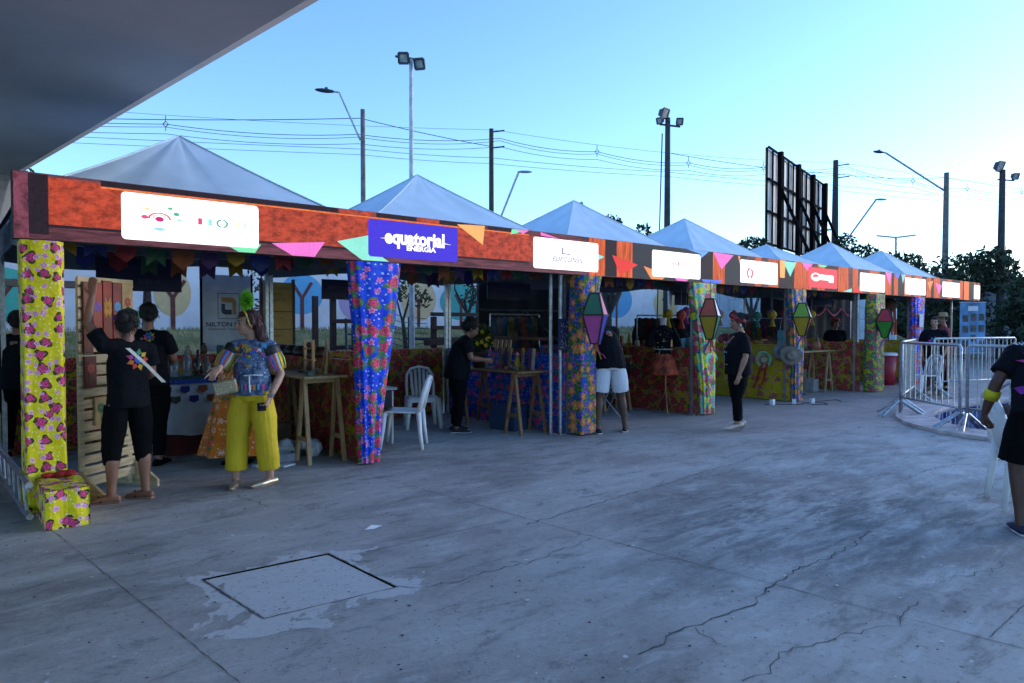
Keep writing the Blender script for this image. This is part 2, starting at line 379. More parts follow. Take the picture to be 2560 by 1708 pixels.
# ------------------------------------------------------------------ pool
cop = MB(); n = 40; A, B = ell(1.0), ell(.9); Ci = ell(.87)
cop.add([(*p, .002) for p in A] + [(*p, .05) for p in A] + [(*p, .05) for p in Ci] + [(*p, -.25) for p in Ci],
        [(k * n + i, k * n + (i + 1) % n, (k + 1) * n + (i + 1) % n, (k + 1) * n + i) for k in range(3) for i in range(n)])
pool = thing('pool', 'curved blue swimming pool edge inside the metal barriers', 'pool', (0, 0, 0))
put('coping', cop, M('pink coping', (.54, .46, .44), .75, var=.3, scale=6), pool)
mb = MB(); mb.add([(*p, -.02) for p in ell(.87)] + [(*p, -1.4) for p in ell(.85)], [(i, (i + 1) % n, n + (i + 1) % n, n + i) for i in range(n)] + [tuple(range(n, 2 * n))])
put('basin', mb, M('pool tiles', (.02, .07, .30), .3, var=.5, scale=12), pool)
wm, nt, b = newmat('pool water'); b.inputs['Base Color'].default_value = (.008, .035, .20, 1); b.inputs['Roughness'].default_value = .06
wv = tex(nt, 'ShaderNodeTexNoise', scaled(nt, coord(nt), (1, 2, 1)), Scale=6, Detail=3); bump(nt, b, wv.outputs[0], .04, .01)
mb = MB(); mb.add([(*p, .012) for p in ell(.867)], [tuple(range(n))]); wt = put('pool_water', mb, wm); wt['kind'] = 'structure'
# ------------------------------------------------------------------ concrete canopy overhead
def canopy_edge(y): return 1.66 + (y + 1.9) * (-1.06 / 7.85)
cs = M('canopy concrete', (.58, .525, .525), .9, var=.07, scale=1.2, bmp=.15)
def cprof(y):
    """underside height: flat, then turned down at the far end"""
    t = max(0, (y - 6.4) / 1.2); return 3.8 - .75 * t * t
mb = MB(); ys = [-13, -9, -6, -4, -3, -2, -1, 0, 1, 2, 3, 4, 5, 6, 6.4, 6.6, 6.8, 7.0, 7.2, 7.35, 7.5, 7.6]
rows = []
for y in ys:
    e = canopy_edge(y); j = .012 * noise.noise(Vector((y * 3, 0, 0))); z = cprof(y); rows.append([(-8, y, z), (e - .12 + j, y, z), (e + j, y, z + .05), (e + j, y, z + .30), (-8, y, z + .32)])
mb.add([p for r in rows for p in r], [(i * 5 + k, (i + 1) * 5 + k, (i + 1) * 5 + (k + 1) % 5, i * 5 + (k + 1) % 5) for i in range(len(ys) - 1) for k in range(5)] + [(0, 1, 2, 3, 4), tuple(range(len(ys) * 5 - 1, len(ys) * 5 - 6, -1))])
tag(put('concrete_canopy', mb, cs), 'broad grey concrete canopy slab overhead at upper left', 'canopy')
mb = MB()
for x, y in ((-7.4, -9.0), (-7.4, -1.0), (-3.0, -9.5)): mb.tube([(x, y, 0), (x, y, 3.8)], .22, 20)
for i, (x, y) in enumerate(((-7.4, -9.0), (-7.4, -1.0), (-3.0, -10.5))):
    mb = MB(); mb.tube([(0, 0, 0), (0, 0, 3.82)], .22, 20)
    tag(put('canopy_column', mb, cs, loc=(x, y, 0), smooth=False), 'round concrete column carrying the overhead canopy slab', 'column', 'columns under the canopy')
# ------------------------------------------------------------------ grass bank and painted wall behind
gm, nt, b = newmat('dry lawn'); co = coord(nt)
k = mixc(nt, S(nt, tex(nt, 'ShaderNodeTexNoise', co, Scale=2.5, Detail=8, Roughness=.7).outputs[0]).step(.35, .65), (.13, .14, .045), (.30, .25, .11))
nt.links.new(k, b.inputs['Base Color']); b.inputs['Roughness'].default_value = .95
mb = MB()
def bank(u, v):
    x = -14 + 50 * u; y = 4.2 + 9.8 * v; t = max(0, min(1, (y - 4.6) / 4.2)); t = t * t * (3 - 2 * t)
    return (x, y, .012 + 1.36 * t + .05 * noise.noise(Vector((x * .7, y * .7, 0))) * t)
mb.grid(bank, 60, 24)
gb = put('lawn', mb, gm, smooth=True); gb['kind'] = 'structure'
g = np.random.default_rng(3); nb = 26000
px = g.uniform(-3, 20, nb); py = g.uniform(4.5, 9, nb); tt = np.clip((py - 4.6) / 4.2, 0, 1); pz = .02 + 1.36 * tt * tt * (3 - 2 * tt)
aa = g.uniform(0, 6.28, nb); hh = g.uniform(.03, .09, nb); lx = g.normal(0, .02, nb)
V = np.stack([np.stack([px - .008 * np.cos(aa), py - .008 * np.sin(aa), pz], 1), np.stack([px + .008 * np.cos(aa), py + .008 * np.sin(aa), pz], 1), np.stack([px + lx, py + lx, pz + hh], 1)], 1).reshape(-1, 3)
mb = MB(); mb.v = V.tolist(); mb.f = [(3 * i, 3 * i + 1, 3 * i + 2) for i in range(nb)]; mb.m = [0] * nb
go = put('grass', mb, M('grass blades', (.24, .23, .08), .9, var=.5, scale=1.5), uv=False); tag(go, 'short dry grass on the bank behind the stalls', 'grass', kind='stuff')
mw = thing('painted_wall', 'long white wall painted with round pastel trees behind the stalls', 'wall', (0, 9.2, 0))
mb = MB(); mb.box((5, 0, 1.6), (42, .2, 3.2)); put('wall', mb, M('whitewash', (.62, .66, .72), .85, var=.08, scale=3), mw)
brown = M('mural trunk', (.13, .035, .03), .85)
for i, (x0, x1, zc, h, col) in enumerate(((-.25, .95, 2.04, 1.0, (.07, .42, .36)), (2.9, 3.62, 2.14, .98, (.58, .45, .24)), (5.55, 6.6, 2.2, .95, (.10, .36, .62)), (7.0, 8.0, 2.12, 1.1, (.42, .31, .52)), (8.75, 9.85, 2.15, 1.15, (.60, .46, .26)), (9.98, 11.4, 2.1, 1.0, (.06, .36, .33)), (12.1, 13.6, 2.15, 1.15, (.42, .31, .52)), (13.8, 15.2, 2.2, 1.3, (.05, .30, .27)), (16.4, 18.0, 2.3, 1.2, (.10, .36, .62)), (19.2, 20.6, 2.2, 1.2, (.58, .45, .24)))):
    mb = MB(); c = (x0 + x1) / 2; nn = 36
    mb.add([(c + (x1 - x0) / 2 * math.cos(6.2832 * j / nn), -.104, zc + h / 2 * math.sin(6.2832 * j / nn)) for j in range(nn)], [tuple(range(nn))])
    put('painted_crown', mb, M('mural%d' % i, col, .85, var=.06), mw)
    mb = MB(); mb.beam((c, -.108, 1.3), (c, -.108, zc - .05), .09, .006, up=(0, 1, 0)); mb.beam((c, -.109, zc - .1), (c - .2, -.109, zc + .22), .07, .006, up=(0, 1, 0)); mb.beam((c, -.110, zc - .1), (c + .24, -.110, zc + .28), .07, .006, up=(0, 1, 0))
    put('painted_trunk', mb, brown, mw)
bw = thing('block_wall', 'white blockwork wall standing behind the farther stalls', 'wall', (24, 6.5, 0))
mb = MB(); mb.box((0.06, 0, 1.7), (.2, 6.6, 3.3)); put('mortar', mb, M('mortar', (.45, .47, .50), .9), bw)
mb = MB(); mb.box((0, 0, 0), (.1, .985, .385)); bme = mb.mesh('block'); boxuv(bme)
for r_ in range(8):
    for c_ in range(7):
        y = -3 + c_ * 1.0 + (.0 if r_ % 2 else -.25)
        link('block', bme, M('white block', (.66, .69, .73), .85, var=.1, scale=2), bw, loc=(-.06 + random.uniform(-.004, .004), y, .25 + r_ * .4))
# ------------------------------------------------------------------ LED fascia
led = thing('led_screen', 'long glowing LED screen fascia running along the stall fronts', 'screen', (0, 0, 0))
mb = MB(); mb.box((11.265, .075, 2.42), (22.67, .13, .52)); put('cabinet', mb, M('black cabinet', (.012, .012, .014), .5), led)
def lq(name, x0, x1, z0, z1, mat, y=-.0): return quad(name, [(x0, y, z0), (x1, y, z0), (x1, y, z1), (x0, y, z1)], mat, led)
WOOD = E('led brown', (.16, .055, .075), 1, .75, 4, (.55, 1, 5)); ORA = E('led orange', (.56, .075, .034), 1, .6, 13, (.8, 1, 1.3)); ORV = E('led orange boards', (.82, .14, .03), 1, .7, 6, (4, 1, .35))
DK = E('led dark', (.024, .014, .022), 1, .4); DKB = E('led slate', (.035, .042, .06), 1, .3); HOT = E('led amber line', (1.1, .25, .06), 1, .3)
lq('screen', -.065, 22.595, 2.163, 2.677, WOOD, .007)
y1 = .004
lq('image_board', .16, 6.3, 2.285, 2.615, ORA, y1); lq('image_board', .16, .52, 2.615, 2.655, ORA, y1); lq('image_board', -.06, .03, 2.17, 2.67, E('led violet', (.22, .06, .10), 1, .8, 9), y1); lq('image_shade', .03, .16, 2.2, 2.67, DK, y1)
lq('image_shade', .52, 2.62, 2.63, 2.674, DK, y1); lq('image_line', .52, 5.2, 2.612, 2.626, HOT, .0025)
lq('image_shade', .16, 5.2, 2.262, 2.284, DK, y1)
for a, b_, m_ in ((2.62, 3.05, ORA), (3.05, 3.55, DK), (3.55, 3.85, ORA), (3.85, 4.2, DK), (4.55, 5.0, DK)): lq('image_board', a, b_, 2.63, 2.674, m_, y1)
for a, b_, m_ in ((6.3, 6.62, ORV), (6.62, 6.86, DK), (6.86, 7.2, ORV), (7.2, 8.9, DKB), (8.9, 9.22, DK), (9.22, 9.56, ORV), (9.56, 10.25, DKB), (10.25, 10.5, WOOD), (10.5, 10.7, ORV), (10.7, 10.95, WOOD), (10.95, 11.3, ORV), (11.3, 11.88, DK), (11.88, 12.3, ORV), (12.3, 12.55, ORV), (12.55, 12.8, WOOD), (12.8, 13.1, ORV), (13.1, 13.68, DK), (13.68, 14.15, ORV), (14.15, 14.35, WOOD), (14.35, 14.6, ORV), (14.6, 15.2, WOOD), (15.2, 15.7, ORV), (15.7, 16.0, DK), (16.0, 16.35, ORV), (16.35, 16.5, DK), (16.5, 16.72, ORV), (16.72, 17.1, DK), (17.1, 17.5, ORV), (17.5, 17.7, WOOD), (17.7, 18.2, ORV), (18.2, 18.5, DK), (18.5, 18.8, ORV), (18.8, 19.0, DK), (19.0, 19.4, ORV), (19.4, 20.0, WOOD), (20.0, 20.3, ORV), (20.3, 20.9, DK), (20.9, 21.15, ORV), (21.15, 21.25, DK), (21.25, 21.65, HOT), (21.65, 22.1, DK), (22.1, 22.2, ORV), (22.2, 22.4, DK), (22.4, 22.5, ORV)):
    lq('image_board', a, b_, 2.168, 2.674, m_, y1)
def pen(pts, col): mb = MB(); mb.add([(x, .001, z) for x, z in pts], [tuple(range(len(pts)))]); put('image_pennant', mb, E('led pen %.2f %.2f %.2f' % col, col, 1, .12, 3), led)
GRN, PNK, TEAL, YEL, RED, ORG, BLU = (.25, 1.0, .55), (1.1, .25, .85), (.35, 1.0, .85), (1.1, .58, .2), (.95, .06, .05), (1.1, .38, .12), (.12, .25, 1.1)
for pts, col in (([(1.47, 2.245), (1.83, 2.25), (1.77, 2.166), (1.62, 2.166)], GRN), ([(1.93, 2.27), (2.47, 2.32), (2.36, 2.166), (2.13, 2.166)], PNK), ([(2.6, 2.34), (2.96, 2.43), (2.96, 2.3), (3.2, 2.166), (2.88, 2.166)], TEAL),
                 ([(4.09, 2.65), (4.5, 2.67), (4.47, 2.44)], YEL), ([(4.92, 2.67), (5.16, 2.67), (4.9, 2.6)], GRN), ([(4.97, 2.674), (5.2, 2.674), (5.1, 2.62)], PNK), ([(5.4, 2.674), (5.75, 2.61), (5.4, 2.63)], PNK), ([(6.47, 2.46), (6.47, 2.38), (6.6, 2.43)], TEAL),
                 ([(6.76, 2.47), (7.32, 2.36), (6.93, 2.19)], RED), ([(7.45, 2.35), (8.02, 2.25), (7.9, 2.17), (7.62, 2.17)], ORG), ([(8.15, 2.24), (8.6, 2.22), (8.5, 2.17), (8.25, 2.17)], PNK), ([(8.9, 2.22), (9.5, 2.22), (9.4, 2.17), (8.95, 2.17)], BLU),
                 ([(8.5, 2.674), (9.1, 2.674), (8.88, 2.55), (8.87, 2.62)], (.2, .5, 1.1)), ([(9.22, 2.674), (9.82, 2.66), (9.46, 2.4)], PNK), ([(9.95, 2.66), (10.02, 2.66), (10.02, 2.5)], ORG), ([(11.33, 2.67), (11.55, 2.67), (11.52, 2.35), (11.35, 2.35)], YEL), ([(11.45, 2.66), (11.95, 2.66), (11.72, 2.38)], TEAL),
                 ([(12.15, 2.67), (12.6, 2.67), (12.38, 2.52)], PNK), ([(12.8, 2.67), (13.2, 2.67), (13.1, 2.63), (12.85, 2.63)], GRN), ([(13.9, 2.17), (14.3, 2.17), (14.3, 2.25)], TEAL), ([(14.35, 2.17), (14.85, 2.17), (14.7, 2.31), (14.45, 2.25)], RED),
                 ([(16.0, 2.67), (16.35, 2.67), (16.25, 2.38)], PNK), ([(16.45, 2.67), (16.85, 2.67), (16.7, 2.55)], BLU), ([(16.9, 2.67), (17.15, 2.67), (17.0, 2.45)], (.3, .8, 1.0)), ([(18.55, 2.55), (18.95, 2.6), (18.72, 2.33)], ORG), ([(19.1, 2.55), (19.55, 2.5), (19.35, 2.25)], PNK)): pen(pts, col)
def rrect(x0, x1, z0, z1, r=.035, y=-.004):
    P = []
    for cx, cz, a0 in ((x1 - r, z1 - r, 0), (x0 + r, z1 - r, 90), (x0 + r, z0 + r, 180), (x1 - r, z0 + r, 270)):
        for k in range(5): a = R(a0 + k * 22.5); P.append((cx + r * math.cos(a), y, cz + r * math.sin(a)))
    return P
WH = E('led white', (1.9, 1.9, 1.95), 1, .02); LB = E('led royal blue', (.075, .045, .85), 1, .15, 60); LR = E('led signal red', (1.0, .10, .14), 1, .1)
panels = []
for k in range(10):
    x0 = (.665, 2.95, 5.27, 7.64, 10.02, 12.41, 14.68, 17.12, 19.58, 22.05)[k]; x1 = x0 + ((1.14, 1.15, 1.2, 1.22, 1.23, 1.22, 1.29, 1.3, 1.3, .52)[k])
    panels.append((x0, x1)); quad('sponsor_panel', rrect(x0, x1, 2.21, 2.605), {1: LB, 5: LR}.get(k, WH), led)
def lt(body, x, z, size, col, sx=1, off=0, shear=0): return textmesh('lettering', body, size, E('led ink %.2f %.2f %.2f' % col, col, 1, 0), led, frontM(x, -.008, z), off, sx, shear=shear)
lt('equatorial', 3.53, 2.43, .205, (1.5, 1.5, 1.5), .93, .009); lt('ENERGIA', 3.60, 2.325, .075, (1.5, 1.5, 1.5), 1.25, .003)
quad('image_line', [(3.08, -.007, 2.412), (3.2, -.007, 2.42), (3.2, -.007, 2.41)], WH, led); quad('image_line', [(3.88, -.007, 2.42), (4.02, -.007, 2.402), (3.88, -.007, 2.41)], WH, led)
NV = (.03, .06, .35)
lt('EDECONSIL', 5.88, 2.345, .088, NV, 1.25, .001, .3)
for q in ([(5.77, 2.5), (5.79, 2.5), (5.79, 2.415), (5.77, 2.415)], [(5.79, 2.43), (5.93, 2.425), (5.93, 2.413), (5.79, 2.415)]): quad('lettering', [(x, -.008, z) for x, z in q], E('led ink %.2f %.2f %.2f' % NV, NV, 1, 0), led)
lt('COMP', 8.08, 2.405, .115, (.08, .2, .5), 1.15, 0, .25); lt('SSO', 8.5, 2.405, .115, (.08, .2, .5), 1.15, 0, .25)
quad('lettering', [(8.275, -.008, 2.33), (8.285, -.008, 2.33), (8.30, -.008, 2.49), (8.275, -.008, 2.46)], LR, led)
def arc(cx, cz, r0, r1, a0, a1, col, y=-.008, sq=.62):
    mb = MB(); n_ = 14; vs = []
    for i in range(n_ + 1):
        a = R(a0 + (a1 - a0) * i / n_); vs += [(cx + r0 * math.cos(a), y, cz + sq * r0 * math.sin(a)), (cx + r1 * math.cos(a), y, cz + sq * r1 * math.sin(a))]
    mb.add(vs, [(2 * i, 2 * i + 1, 2 * i + 3, 2 * i + 2) for i in range(n_)]); put('logo_shape', mb, E('led ink %.2f %.2f %.2f' % col, col, 1, 0), led)
arc(.955, 2.40, .075, .092, 0, 180, (.95, .12, .12)); arc(.955, 2.40, 0, .035, 0, 360, (.75, .03, .22)); arc(.955, 2.405, .04, .06, 0, 180, (1.2, .8, .9)); arc(.955, 2.33, .0, .05, 190, 350, (.45, .85, 1.1)); arc(.84, 2.41, 0, .028, 0, 360, (.85, .12, .3)); arc(1.09, 2.455, 0, .026, 0, 360, (.1, .55, .35)); arc(1.04, 2.50, 0, .02, 0, 360, (.15, .6, .3)); arc(1.11, 2.40, 0, .024, 0, 180, (.3, .85, .7)); arc(.86, 2.48, .0, .02, 0, 360, (1.2, .9, .4))
lt('I', 1.285, 2.41, .075, (.85, .1, .25), 2.6, .003); lt('I', 1.37, 2.41, .075, (.4, 1.0, .95), 2.6, .003); arc(1.475, 2.41, .035, .052, 100, 260, (.1, .5, .35), sq=.75); arc(1.475, 2.41, .035, .052, -80, 80, (.1, .5, .35), sq=.75); lt('I', 1.62, 2.41, .075, (1.4, 1.2, .7), 2.2, .002); lt('I', 1.68, 2.41, .075, (.8, 1.3, 1.3), 2.2, .002)
px0 = panels[4][0]; arc(px0 + .3, 2.38, .06, .10, 95, 250, (.85, .06, .2), sq=1.0); arc(px0 + .3, 2.38, .055, .10, -70, 60, (.85, .06, .2), sq=1.0); lt('casa', px0 + .62, 2.44, .09, (1.4, 1.0, 1.1), 1.6); lt('aoaoio', px0 + .64, 2.36, .07, (1.3, .8, .95), 1.6)
px0 = panels[5][0]; arc(px0 + .29, 2.42, 0, .20, 0, 360, (1.5, 1.5, 1.5), sq=.42); arc(px0 + .29, 2.41, .03, .13, 20, 175, (1.0, .10, .14), y=-.010, sq=.5)
quad('logo_shape', rrect(px0 + .42, px0 + 1.04, 2.37, 2.475, .04, -.009), WH, led); quad('logo_shape', rrect(px0 + .82, px0 + 1.04, 2.33, 2.40, .03, -.0085), WH, led)
textmesh('lettering', 'Elevada', .13, E('led ink pale', (.75, 1.3, 1.25), 1, 0), led, frontM(px0 + .72, -.012, 2.425), .006, 1.15)
# ------------------------------------------------------------------ tents
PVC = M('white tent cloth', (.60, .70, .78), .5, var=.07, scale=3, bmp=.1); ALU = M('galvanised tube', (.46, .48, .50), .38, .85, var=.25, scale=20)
SHADE = M('grey tent lining', (.055, .06, .068), .8, var=.1, scale=3); VAL = M('grey valance', (.16, .19, .22), .7, var=.15, scale=4)  # the first grey is for the layer added to darken the tent interiors
ORD = ('first', 'second', 'third', 'fourth', 'fifth', 'sixth', 'seventh')
def tent(k, zp=3.52, ze=2.56, lab=None):
    t = thing('pyramid_tent', lab or 'white pyramid tent, %s from the yellow pillar along the row' % ORD[k], 'tent', (3 * k, 0, 0), group='row of white pyramid tents')
    mb = MB(); n = 18; c = 1.5
    def side(q):
        a = [(0.0, .16), (3.0, .16), (3.0, 3.0), (0.0, 3.0)]; p, r = Vector(a[q]), Vector(a[(q + 1) % 4])
        def fn(u, v):
            e = p.lerp(r, u); v_ = v; x = e.x + (c - e.x) * v_; y = e.y + (c - e.y) * v_
            sag = -.035 * math.sin(math.pi * v) * (.6 + .4 * math.sin(math.pi * u)); 
            wr = .024 * noise.noise(Vector((u * 9 + k * 3.1, v * 1.2, q))) * (1 - v) + .022 * math.sin(u * 26 + v * 2 + k) * noise.noise(Vector((u * 3, q, k)))
            return (x, y, ze + (zp - ze) * v_ + (sag + wr) * (0 < v < 1))
        return fn
    for q in range(4): mb.grid(side(q), n, 10)
    put('canopy', mb, PVC, t, smooth=True)
    ln = MB(); ln.v = [(x, y, z - .03) for x, y, z in mb.v]; ln.f = mb.f; ln.m = mb.m; put('shade_layer', ln, SHADE, t, smooth=True)  # added dark copy under the roof cloth, deepens the shade in the stall
    for q, (a, b_) in enumerate((((.02, 3.0), (2.98, 3.0)), ((2.98, .2), (2.98, 2.99)), ((.02, 2.99), (.02, .2)))):
        mb = MB(); a, b_ = Vector(a), Vector(b_)
        def fn(u, v):
            p = a.lerp(b_, u); s_ = .02 * math.sin(u * 14 + q + k) * v; return (p.x + (s_ if q else 0), p.y + (0 if q else s_), ze - .005 - v * (.36 + .06 * math.sin(u * 6 + k * 2 + q)))
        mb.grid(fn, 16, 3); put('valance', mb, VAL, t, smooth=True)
    for x in (.03, 2.97):
        for y in (.22, 2.96):
            mb = MB(); mb.beam((x, y, 0), (x, y, ze - .01), .045, mi=0); mb.box((x, y, .006), (.14, .14, .012)); put('leg', mb, ALU, t)
    mb = MB()
    for a, b_ in (((.06, 2.95), (2.94, 2.95)), ((2.96, .25), (2.96, 2.93)), ((.04, .25), (.04, 2.93)), ((.06, .22), (2.94, .22))): mb.beam((*a, ze - .05), (*b_, ze - .05), .035)
    for a in ((.06, .24), (2.94, .24), (2.94, 2.93), (.06, 2.93)): mb.beam((*a, ze - .06), (1.5, 1.5, zp - .08), .03)
    put('roof_frame', mb, ALU, t)
    for a in ((0, .16), (3, .16), (3, 3), (0, 3)): mb = MB(); mb.tube([(a[0] + (1.5 - a[0]) * v, a[1] + (1.5 - a[1]) * v, ze + (zp - ze) * v + .004 - (.035 * .6 * math.sin(math.pi * v) if 0 < v < 1 else 0)) for v in [i / 10 for i in range(11)]], .008, 6); put('seam', mb, PVC, t)
    return t
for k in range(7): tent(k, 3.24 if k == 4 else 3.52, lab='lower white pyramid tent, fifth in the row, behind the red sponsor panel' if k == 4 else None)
# tent standing to the left of the row, only its flank is in view
lt_ = thing('side_tent', 'grey tent flank hanging left of the yellow pillar', 'tent', (-3.35, .9, 0))
mb = MB(); mb.grid(lambda u, v: (3.05 + .03 * math.sin(u * 8), .3 + 2.9 * u, 2.62 - v * (.5 - .1 * math.sin(u * 5))), 14, 4); mb.grid(lambda u, v: (3.05 * (1 - v) + 1.5 * v, .3 + 2.9 * u + (1.45 - 2.9 * u) * v, 2.62 + .95 * v), 8, 6); put('canopy', mb, PVC, lt_, smooth=True)
for y in (.35, 3.1): mb = MB(); mb.beam((3.0, y, 0), (3.0, y, 2.6), .045); put('leg', mb, ALU, lt_)
# ------------------------------------------------------------------ printed cloths
F_YEL = cloth('yellow rose print', (.78, .64, .01), (.82, .69, .012), (.50, .02, .14), (.02, .055, .015), (.62, .22, .40), scale=9.2, r=.040, thr=.22, leafr=1.4, spots=(.9, .88, .5), petals=4)
F_BLU = cloth('blue flower print', (.006, .05, .70), (.01, .085, .78), (.55, .015, .08), (.10, .30, .06), (.60, .10, .28), scale=6.0, r=.068, thr=.25, leafr=1.6, spots=(.5, .6, .9), petals=5)
F_ORA = cloth('orange rose print', (.03, .16, .03), (.01, .07, .38), (.62, .13, .012), (.04, .22, .05), (.40, .04, .06), scale=5.6, r=.075, thr=.0, rand_=0) if False else cloth('orange rose print', (.03, .16, .03), (.01, .07, .38), (.62, .13, .012), (.04, .22, .05), (.10, .02, .20), scale=5.6, r=.085, thr=.0, spots=(.6, .2, .05), centre=(.72, .5, .2), leafr=1.35)
F_YTL = cloth('yellow teal print', (.76, .66, .01), (.12, .52, .42), (.45, .02, .08), (.05, .22, .06), (.55, .12, .26), scale=6.0, r=.062, thr=.2, leafr=1.8, spots=(.1, .3, .1), bscale=7)
F_YGR = cloth('yellow green print', (.50, .44, .01), (.06, .20, .07), (.42, .02, .06), (.05, .22, .14), (.2, .03, .06), scale=6.5, r=.055, thr=.25, leafr=1.8, spots=(.75, .7, .5), bscale=8)
F_RED = cloth('red flower print', (.40, .25, .006), (.34, .17, .07), (.27, .005, .004), (.03, .12, .015), (.32, .012, .008), scale=5.2, r=.10, thr=.0, leafr=1.25, spots=(.03, .10, .02), bscale=7, petals=6)
F_BPN = cloth('blue magenta print', (.006, .04, .36), (.01, .09, .46), (.42, .008, .14), (.04, .18, .10), (.40, .03, .20), scale=6.0, r=.06, thr=.25, spots=(.3, .4, .7), leafr=1.5)
F_YPN = cloth('yellow blossom print', (.52, .38, .01), (.46, .33, .02), (.36, .03, .08), (.30, .22, .02), (.34, .08, .10), scale=5.5, r=.05, thr=.3, spots=(.12, .08, .02))
F_ORS = cloth('orange skirt print', (.62, .14, .01), (.68, .19, .012), (.52, .06, .03), (.06, .20, .03), (.62, .30, .18), scale=6, r=.05, thr=.35, spots=(.7, .6, .4))
F_MUL = cloth('dark mixed print', (.20, .012, .02), (.06, .02, .10), (.30, .02, .03), (.03, .10, .04), (.06, .08, .30), scale=8, r=.05, thr=.2)
# floor-standing cloth skirts between and behind the stalls
def panel(lab, p, q, mat, h=1.08, th=.04):
    p, q = Vector(p), Vector(q); d = q - p; L = d.length; a = math.atan2(d.y, d.x)
    t = thing('stall_partition', lab, 'partition', (p.x, p.y, 0), a, 'cloth covered stall partitions')
    mb = MB(); mb.grid(lambda u, v: (L * u, -th / 2 - .006 * math.sin(u * L * 9 + v * 3) * (1 - v) - .010, .02 + (h - .02) * v), 40, 8)
    mb.grid(lambda u, v: (L * (1 - u), th / 2 + .006 * math.sin(u * L * 9 + v * 3) * (1 - v) + .010, .02 + (h - .02) * v), 40, 8)
    put('cloth', mb, mat, t, smooth=True)
    mb = MB(); mb.box((L / 2, 0, h / 2), (L - .01, th - .004, h - .012)); put('board', mb, M('partition board', (.16, .10, .06), .8), t)
    mb = MB(); mb.box((L / 2, 0, h + .008), (L + .01, th + .036, .02)); put('top_rail', mb, mat, t); return t
for x, m_, lab in ((3, F_RED, 'red flowered cloth partition beside the pale trestle table'), (6, F_BPN, 'blue and magenta flowered partition behind the dark trestle table'), (9, F_RED, 'red and yellow flowered partition behind the star blouse mannequin'), (12, F_YPN, 'yellow blossom partition behind the hanging straw hats'), (15, F_RED, 'red flowered partition in front of the seated person in red cap'), (18, F_YPN, 'farthest yellow partition beside the red cooler')):
    panel(lab, (x, .12), (x, 2.88), m_)
for k, (m_, lab) in enumerate(((F_RED, 'red flowered back partition behind the bottles on lace cloth'), (F_RED, 'red flowered back partition behind the white plastic chairs'), (F_BPN, 'blue flowered back partition behind the man in white shorts'), (F_RED, 'red flowered back partition behind the clothes mannequin'), (F_YPN, 'yellow flowered back partition behind the clothes rack'), (F_RED, 'red back partition behind the person in red cap'))):
    panel(lab, (3 * k + .06, 3.06), (3 * k + 2.94, 3.06), m_)
panel('dark red printed partition left of the yellow pillar', (-2.2, 1.5), (-.12, 1.5), F_MUL, 1.12)
# ------------------------------------------------------------------ wrapped pillars and gathered curtains
def squircle(a, p=.45): return math.copysign(abs(math.cos(a)) ** p, math.cos(a)), math.copysign(abs(math.sin(a)) ** p, math.sin(a))
def drape(name, lab, secs, mat, cat='curtain', n=56, fold=.012, nf=9, box=.45, cw=.8):
    """secs: (z, cx, cy, half width, half depth) from top to bottom"""
    mb = MB(); rows = []; N = 40; zs = [s_[0] for s_ in secs]
    for i in range(N + 1):
        z = zs[0] + (zs[-1] - zs[0]) * i / N
        v = [float(np.interp(-z, [-q for q in zs], [s_[c] for s_ in secs])) for c in range(1, 5)]
        for j in range(n + 1):
            a = 2 * math.pi * j / n; x, y = squircle(a, box)
            f = 1 + fold / max(v[2], .05) * (math.sin(a * nf + z * 1.1) + .6 * noise.noise(Vector((math.cos(a) * 2, math.sin(a) * 2, z * 2.5))))
            rows.append((v[0] + x * v[2] * f, v[1] + y * v[3] * f, z))
    mb.add(rows, [(i * (n + 1) + j, i * (n + 1) + j + 1, (i + 1) * (n + 1) + j + 1, (i + 1) * (n + 1) + j) for i in range(N) for j in range(n)])
    me = mb.mesh(name); uvl = me.uv_layers.new(name='UVMap').data
    mid = rows[(N // 2) * (n + 1):(N // 2 + 1) * (n + 1)]; cum = [0.0]
    for a_, b_ in zip(mid, mid[1:]): cum.append(cum[-1] + (Vector(b_) - Vector(a_)).length)
    for p in me.polygons:
        for li in p.loop_indices:
            vi = me.loops[li].vertex_index; j = vi % (n + 1); uvl[li].uv = (cum[j] / cum[-1] * cw * 2, me.vertices[vi].co.z)
    return tag(link(name, me, mat, smooth=True, uv=False), lab, cat)
drape('pillar_wrap', 'tall pillar wrapped in yellow cloth with pink roses', [(2.155, .115, .15, .145, .15), (1.2, .12, .15, .138, .148), (.02, .125, .15, .145, .15)], F_YEL, 'pillar', fold=.006, nf=5, box=.3, cw=.6)
drape('pillar_curtain', 'blue flowered curtain gathered round the tent leg, narrowing to the floor', [(2.155, 3.065, .08, .295, .09), (1.6, 3.06, .08, .245, .085), (1.1, 3.04, .09, .185, .08), (.5, 3.01, .1, .125, .075), (.02, 3.0, .1, .095, .07)], F_BLU, fold=.022, nf=11, box=.7, cw=.62)
drape('pillar_wrap', 'pillar wrapped in cloth with orange roses behind the pink lantern', [(2.155, 6.26, .02, .20, .14), (1.85, 6.22, .02, .165, .14), (1.2, 6.17, .02, .155, .15), (.02, 6.17, .02, .155, .15)], F_ORA, 'pillar', fold=.004, nf=5, box=.3, cw=.62)
drape('pillar_curtain', 'yellow and teal flowered curtain behind the white and green lantern', [(2.155, 8.98, .05, .34, .09), (1.6, 9.03, .06, .28, .085), (1.0, 9.12, .08, .22, .08), (.5, 9.18, .09, .18, .08), (.02, 9.2, .1, .17, .08)], F_YTL, fold=.02, nf=10, box=.65, cw=.7)
drape('pillar_curtain', 'orange and green flowered curtain behind the lime and yellow lantern', [(2.155, 12.03, .05, .31, .09), (1.5, 12.08, .06, .24, .085), (.8, 12.13, .08, .18, .08), (.02, 12.16, .1, .16, .08)], F_ORA, fold=.02, nf=10, box=.65, cw=.65)
